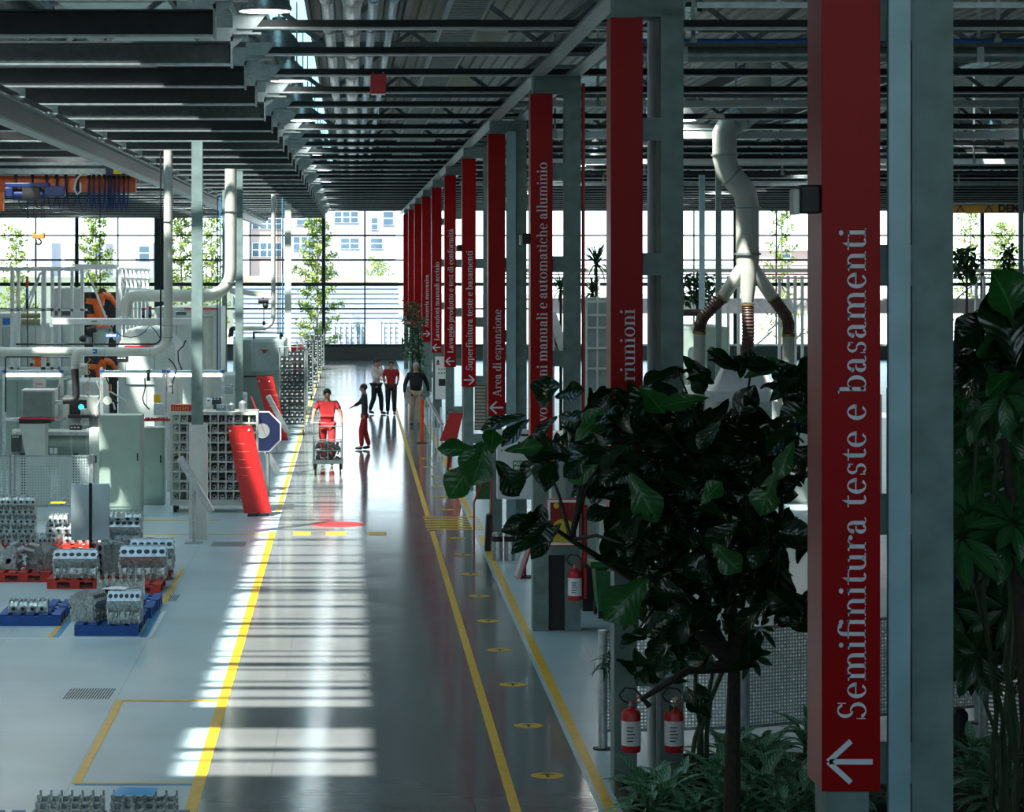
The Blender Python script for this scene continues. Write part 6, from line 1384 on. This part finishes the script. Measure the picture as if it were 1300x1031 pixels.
# white badge on the jacket
# the cart
d=D_(603); t=T('parts_cart','steel push cart with a crate of dark parts in front of the man in red','cart',416,603,d)
x0,x1=X_(398,d),X_(434.5,d); zt=Z_(537,d)
for x in(x0,x1): MB().tube([(x,d,.12),(x,d,zt)],.014,8).build('cart_post',STEEL,t); MB().tube([(x,d+.8,.12),(x,d+.8,.55)],.014,8).build('cart_post',STEEL,t)
MB().tube([(x0,d,zt-.03),(x0,d,zt),(x1,d,zt),(x1,d,zt-.03)],.014,8).build('push_bar',STEEL,t); MB().box(x0,d-.01,Z_(540.5,d)-.02,x1,d+.01,Z_(540.5,d)).build('cross_bar',STEEL,t,smooth=False)
MB().box(x0-.02,d-.02,Z_(589,d),x1+.02,d+.84,Z_(584,d)).build('platform',STEEL,t,smooth=False)
m=MB(); [m.box(x0+.02,yy,Z_(zz,d)-.012,x1-.02,yy+.02,Z_(zz,d)+.012) for yy in(d-.01,d+.7) for zz in(561,572)]; [m.box(xx-.01,yy,Z_(584,d),xx+.01,yy+.02,Z_(560,d)) for yy in(d-.01,d+.7) for xx in(x0+.03,(x0+x1)/2,x1-.03)]; m.build('crate_side',STEEL,t,smooth=False)
for x in(x0+.04,x1-.04):
    for y in(d+.05,d+.75): MB().cyl((x-.02,y,.075),(x+.02,y,.075),.075,14).build('castor',BLACK,t); MB().box(x-.03,y-.03,.12,x+.03,y+.03,Z_(589,d)).build('castor_fork',DARK,t,smooth=False)
m=MB(); rq=random.Random(2)
for i in range(130): x=rq.uniform(x0+.06,x1-.06); y=d+rq.uniform(.05,.6); z=rq.uniform(Z_(584,d),Z_(563,d)); m.cyl((x,y-.03,z),(x,y+.05,z),rq.uniform(.02,.04),8)
o=tag(m.build('metal_castings',SHAFTM,at=((x0+x1)/2,d,Z_(584,d))),'dark metal castings heaped in the crate of the push cart','castings'); o['kind']='stuff'

# ================================================================ extra fittings
d=56.5; t=T('glazed_cabinet','pale glazed cabinet with shelves seen between the second and third columns','cabinet',759,onfloor(d),d)
PB(744,378,775,onfloor(d),d+.1,.6).build('body',GGREY,t,smooth=False)
for y0,y1 in((386,398),(402,414),(418,440),(444,466),(470,496)):
    for x0,x1 in((747,757.5),(760,771)): PB(x0,y0,x1,y1,d+.08,.02).build('glass_pane',PG,t,smooth=False)
for px in(745,758.5,773): PB(px-1.2,376,px+1.2,onfloor(d),d,.08).build('door_frame',WFRAME,t,smooth=False)
for y in(383,400,416,442,468,498): PB(744,y-1.3,775,y+1.3,d-.01,.08).build('door_rail',WFRAME,t,smooth=False)
t=T('access_stair','pale steel stair with handrail seen through the third column','stair',712,onfloor(60),60); d=60
MB().bar((X_(700,d),d,Z_(398,d)),(X_(735,d),d,Z_(500,d)),.12,.2).bar((X_(700,d),d+.8,Z_(398,d)),(X_(735,d),d+.8,Z_(500,d)),.12,.2).build('brace',WFRAME,t,smooth=False)
for i in range(14): q=i/13.; MB().box(X_(701+33*q,d)-.12,d+.05,Z_(402+96*q,d),X_(701+33*q,d)+.12,d+.75,Z_(402+96*q,d)+.03).build('stair_tread',STEEL,t,smooth=False)
PB(696,398,704,onfloor(d),d,.8).build('stair_landing',WFRAME,t,smooth=False); PB(733,500,739,onfloor(d),d,.8).build('stair_foot',WFRAME,t,smooth=False)
# bench and machine clutter, each a thing of its own
rk=random.Random(12)
ITEMS=[('control_pendant','dark control pendant on the white machine, left of the yellow plate',186,470,190,484,55,DARK),('gauge_box','small red and white gauge box beside the long tube light',213,488,220,498,56.3,WP),
 ('motor_unit','grey motor unit behind the black hose',100,462,110,476,56,STEEL),('valve_block','dark valve block with pipes above the lower robot',148,452,162,460,64,DARK),
 ('junction_box','pale junction box on the post by the grid rack',262,506,268,516,51.5,WP),('filter_canister','silver canister standing on the grid rack',290,512,298,523,52.3,ALU2),('filter_canister','second silver canister on top of the grid rack',303,509,313,523,52.4,ALU2),
 ('casting_box','grey box of castings on top of the grid rack, right end',274,514,287,523,52.3,STEEL),('monitor','small dark monitor behind the grid rack',266,504,281,514,54.8,DG),
 ('instrument_panel','pale instrument panel with dark display at the far left',86,484,96,494,56.4,WHITE),('tool_tray','black tool tray under the tall cabinet monitor',88,540,104,546,53.4,BLACK),('gearbox','dark gearbox at the left end of the long tank',14,552,26,574,53.8,SHAFTM),
 ('cable_reel','dark cable reel under the second workstation lamp',166,528,176,538,54.4,BLACK),('wire_basket','grey wire basket beyond the wide post',283,488,296,500,66,STEEL)]
for nm,lb,x0,y0,x1,y1,dd,mm in ITEMS:
    t=T(nm,lb,nm.replace('_',' '),(x0+x1)/2,y1,dd)
    if 'canister' in nm or 'reel' in nm: cx=X_((x0+x1)/2,dd); rr=(x1-x0)/2*dd/F; MB().lathe([(.001,0),(rr,0),(rr,(y1-y0)*.8*dd/F),(rr*.5,(y1-y0)*dd/F),(.001,(y1-y0)*dd/F)],(cx,dd+rr,Z_(y1,dd)),18).build('body',mm,t)
    else: PB(x0,y0,x1,y1,dd,.25).build('body',mm,t,bevel=.015,smooth=False)
    m=MB(); 
    for i in range(3): pbox(m,x0+1.5+i*(x1-x0-3)/3,y0+2,x0+1+(i+.6)*(x1-x0-3)/3+.6,y0+3.5,dd-.01,.01)
    if not('canister' in nm or 'reel' in nm): m.build('fitting',WP if mm is not WP else DARK,t,smooth=False)
for i,(a,b,c_) in enumerate((((134,478),(140,500),(150,512)),((184,480),(181,506),(190,520)),((122,484),(128,505),(122,528)),((236,432),(226,446),(231,470)),((214,455),(224,470),(219,500)),((70,498),(76,480),(88,478)))):
    dd=54.9; tag(MB().tube([(X_(a[0],dd),dd,Z_(a[1],dd)),(X_((a[0]+b[0])/2+2,dd),dd-.03,Z_((a[1]+b[1])/2,dd)),(X_(b[0],dd),dd,Z_(b[1],dd)),(X_((c_[0]+b[0])/2-2,dd),dd-.03,Z_((c_[1]+b[1])/2,dd)),(X_(c_[0],dd),dd,Z_(c_[1],dd))],.013,6).build('loose_cable',(DARK,BLACK,PIPEW)[i%3],at=(X_(b[0],dd),dd,Z_(c_[1],dd))),'%s loose cable from the left among the workstations'%ordn(i),'cable','loose cables at the workstations')
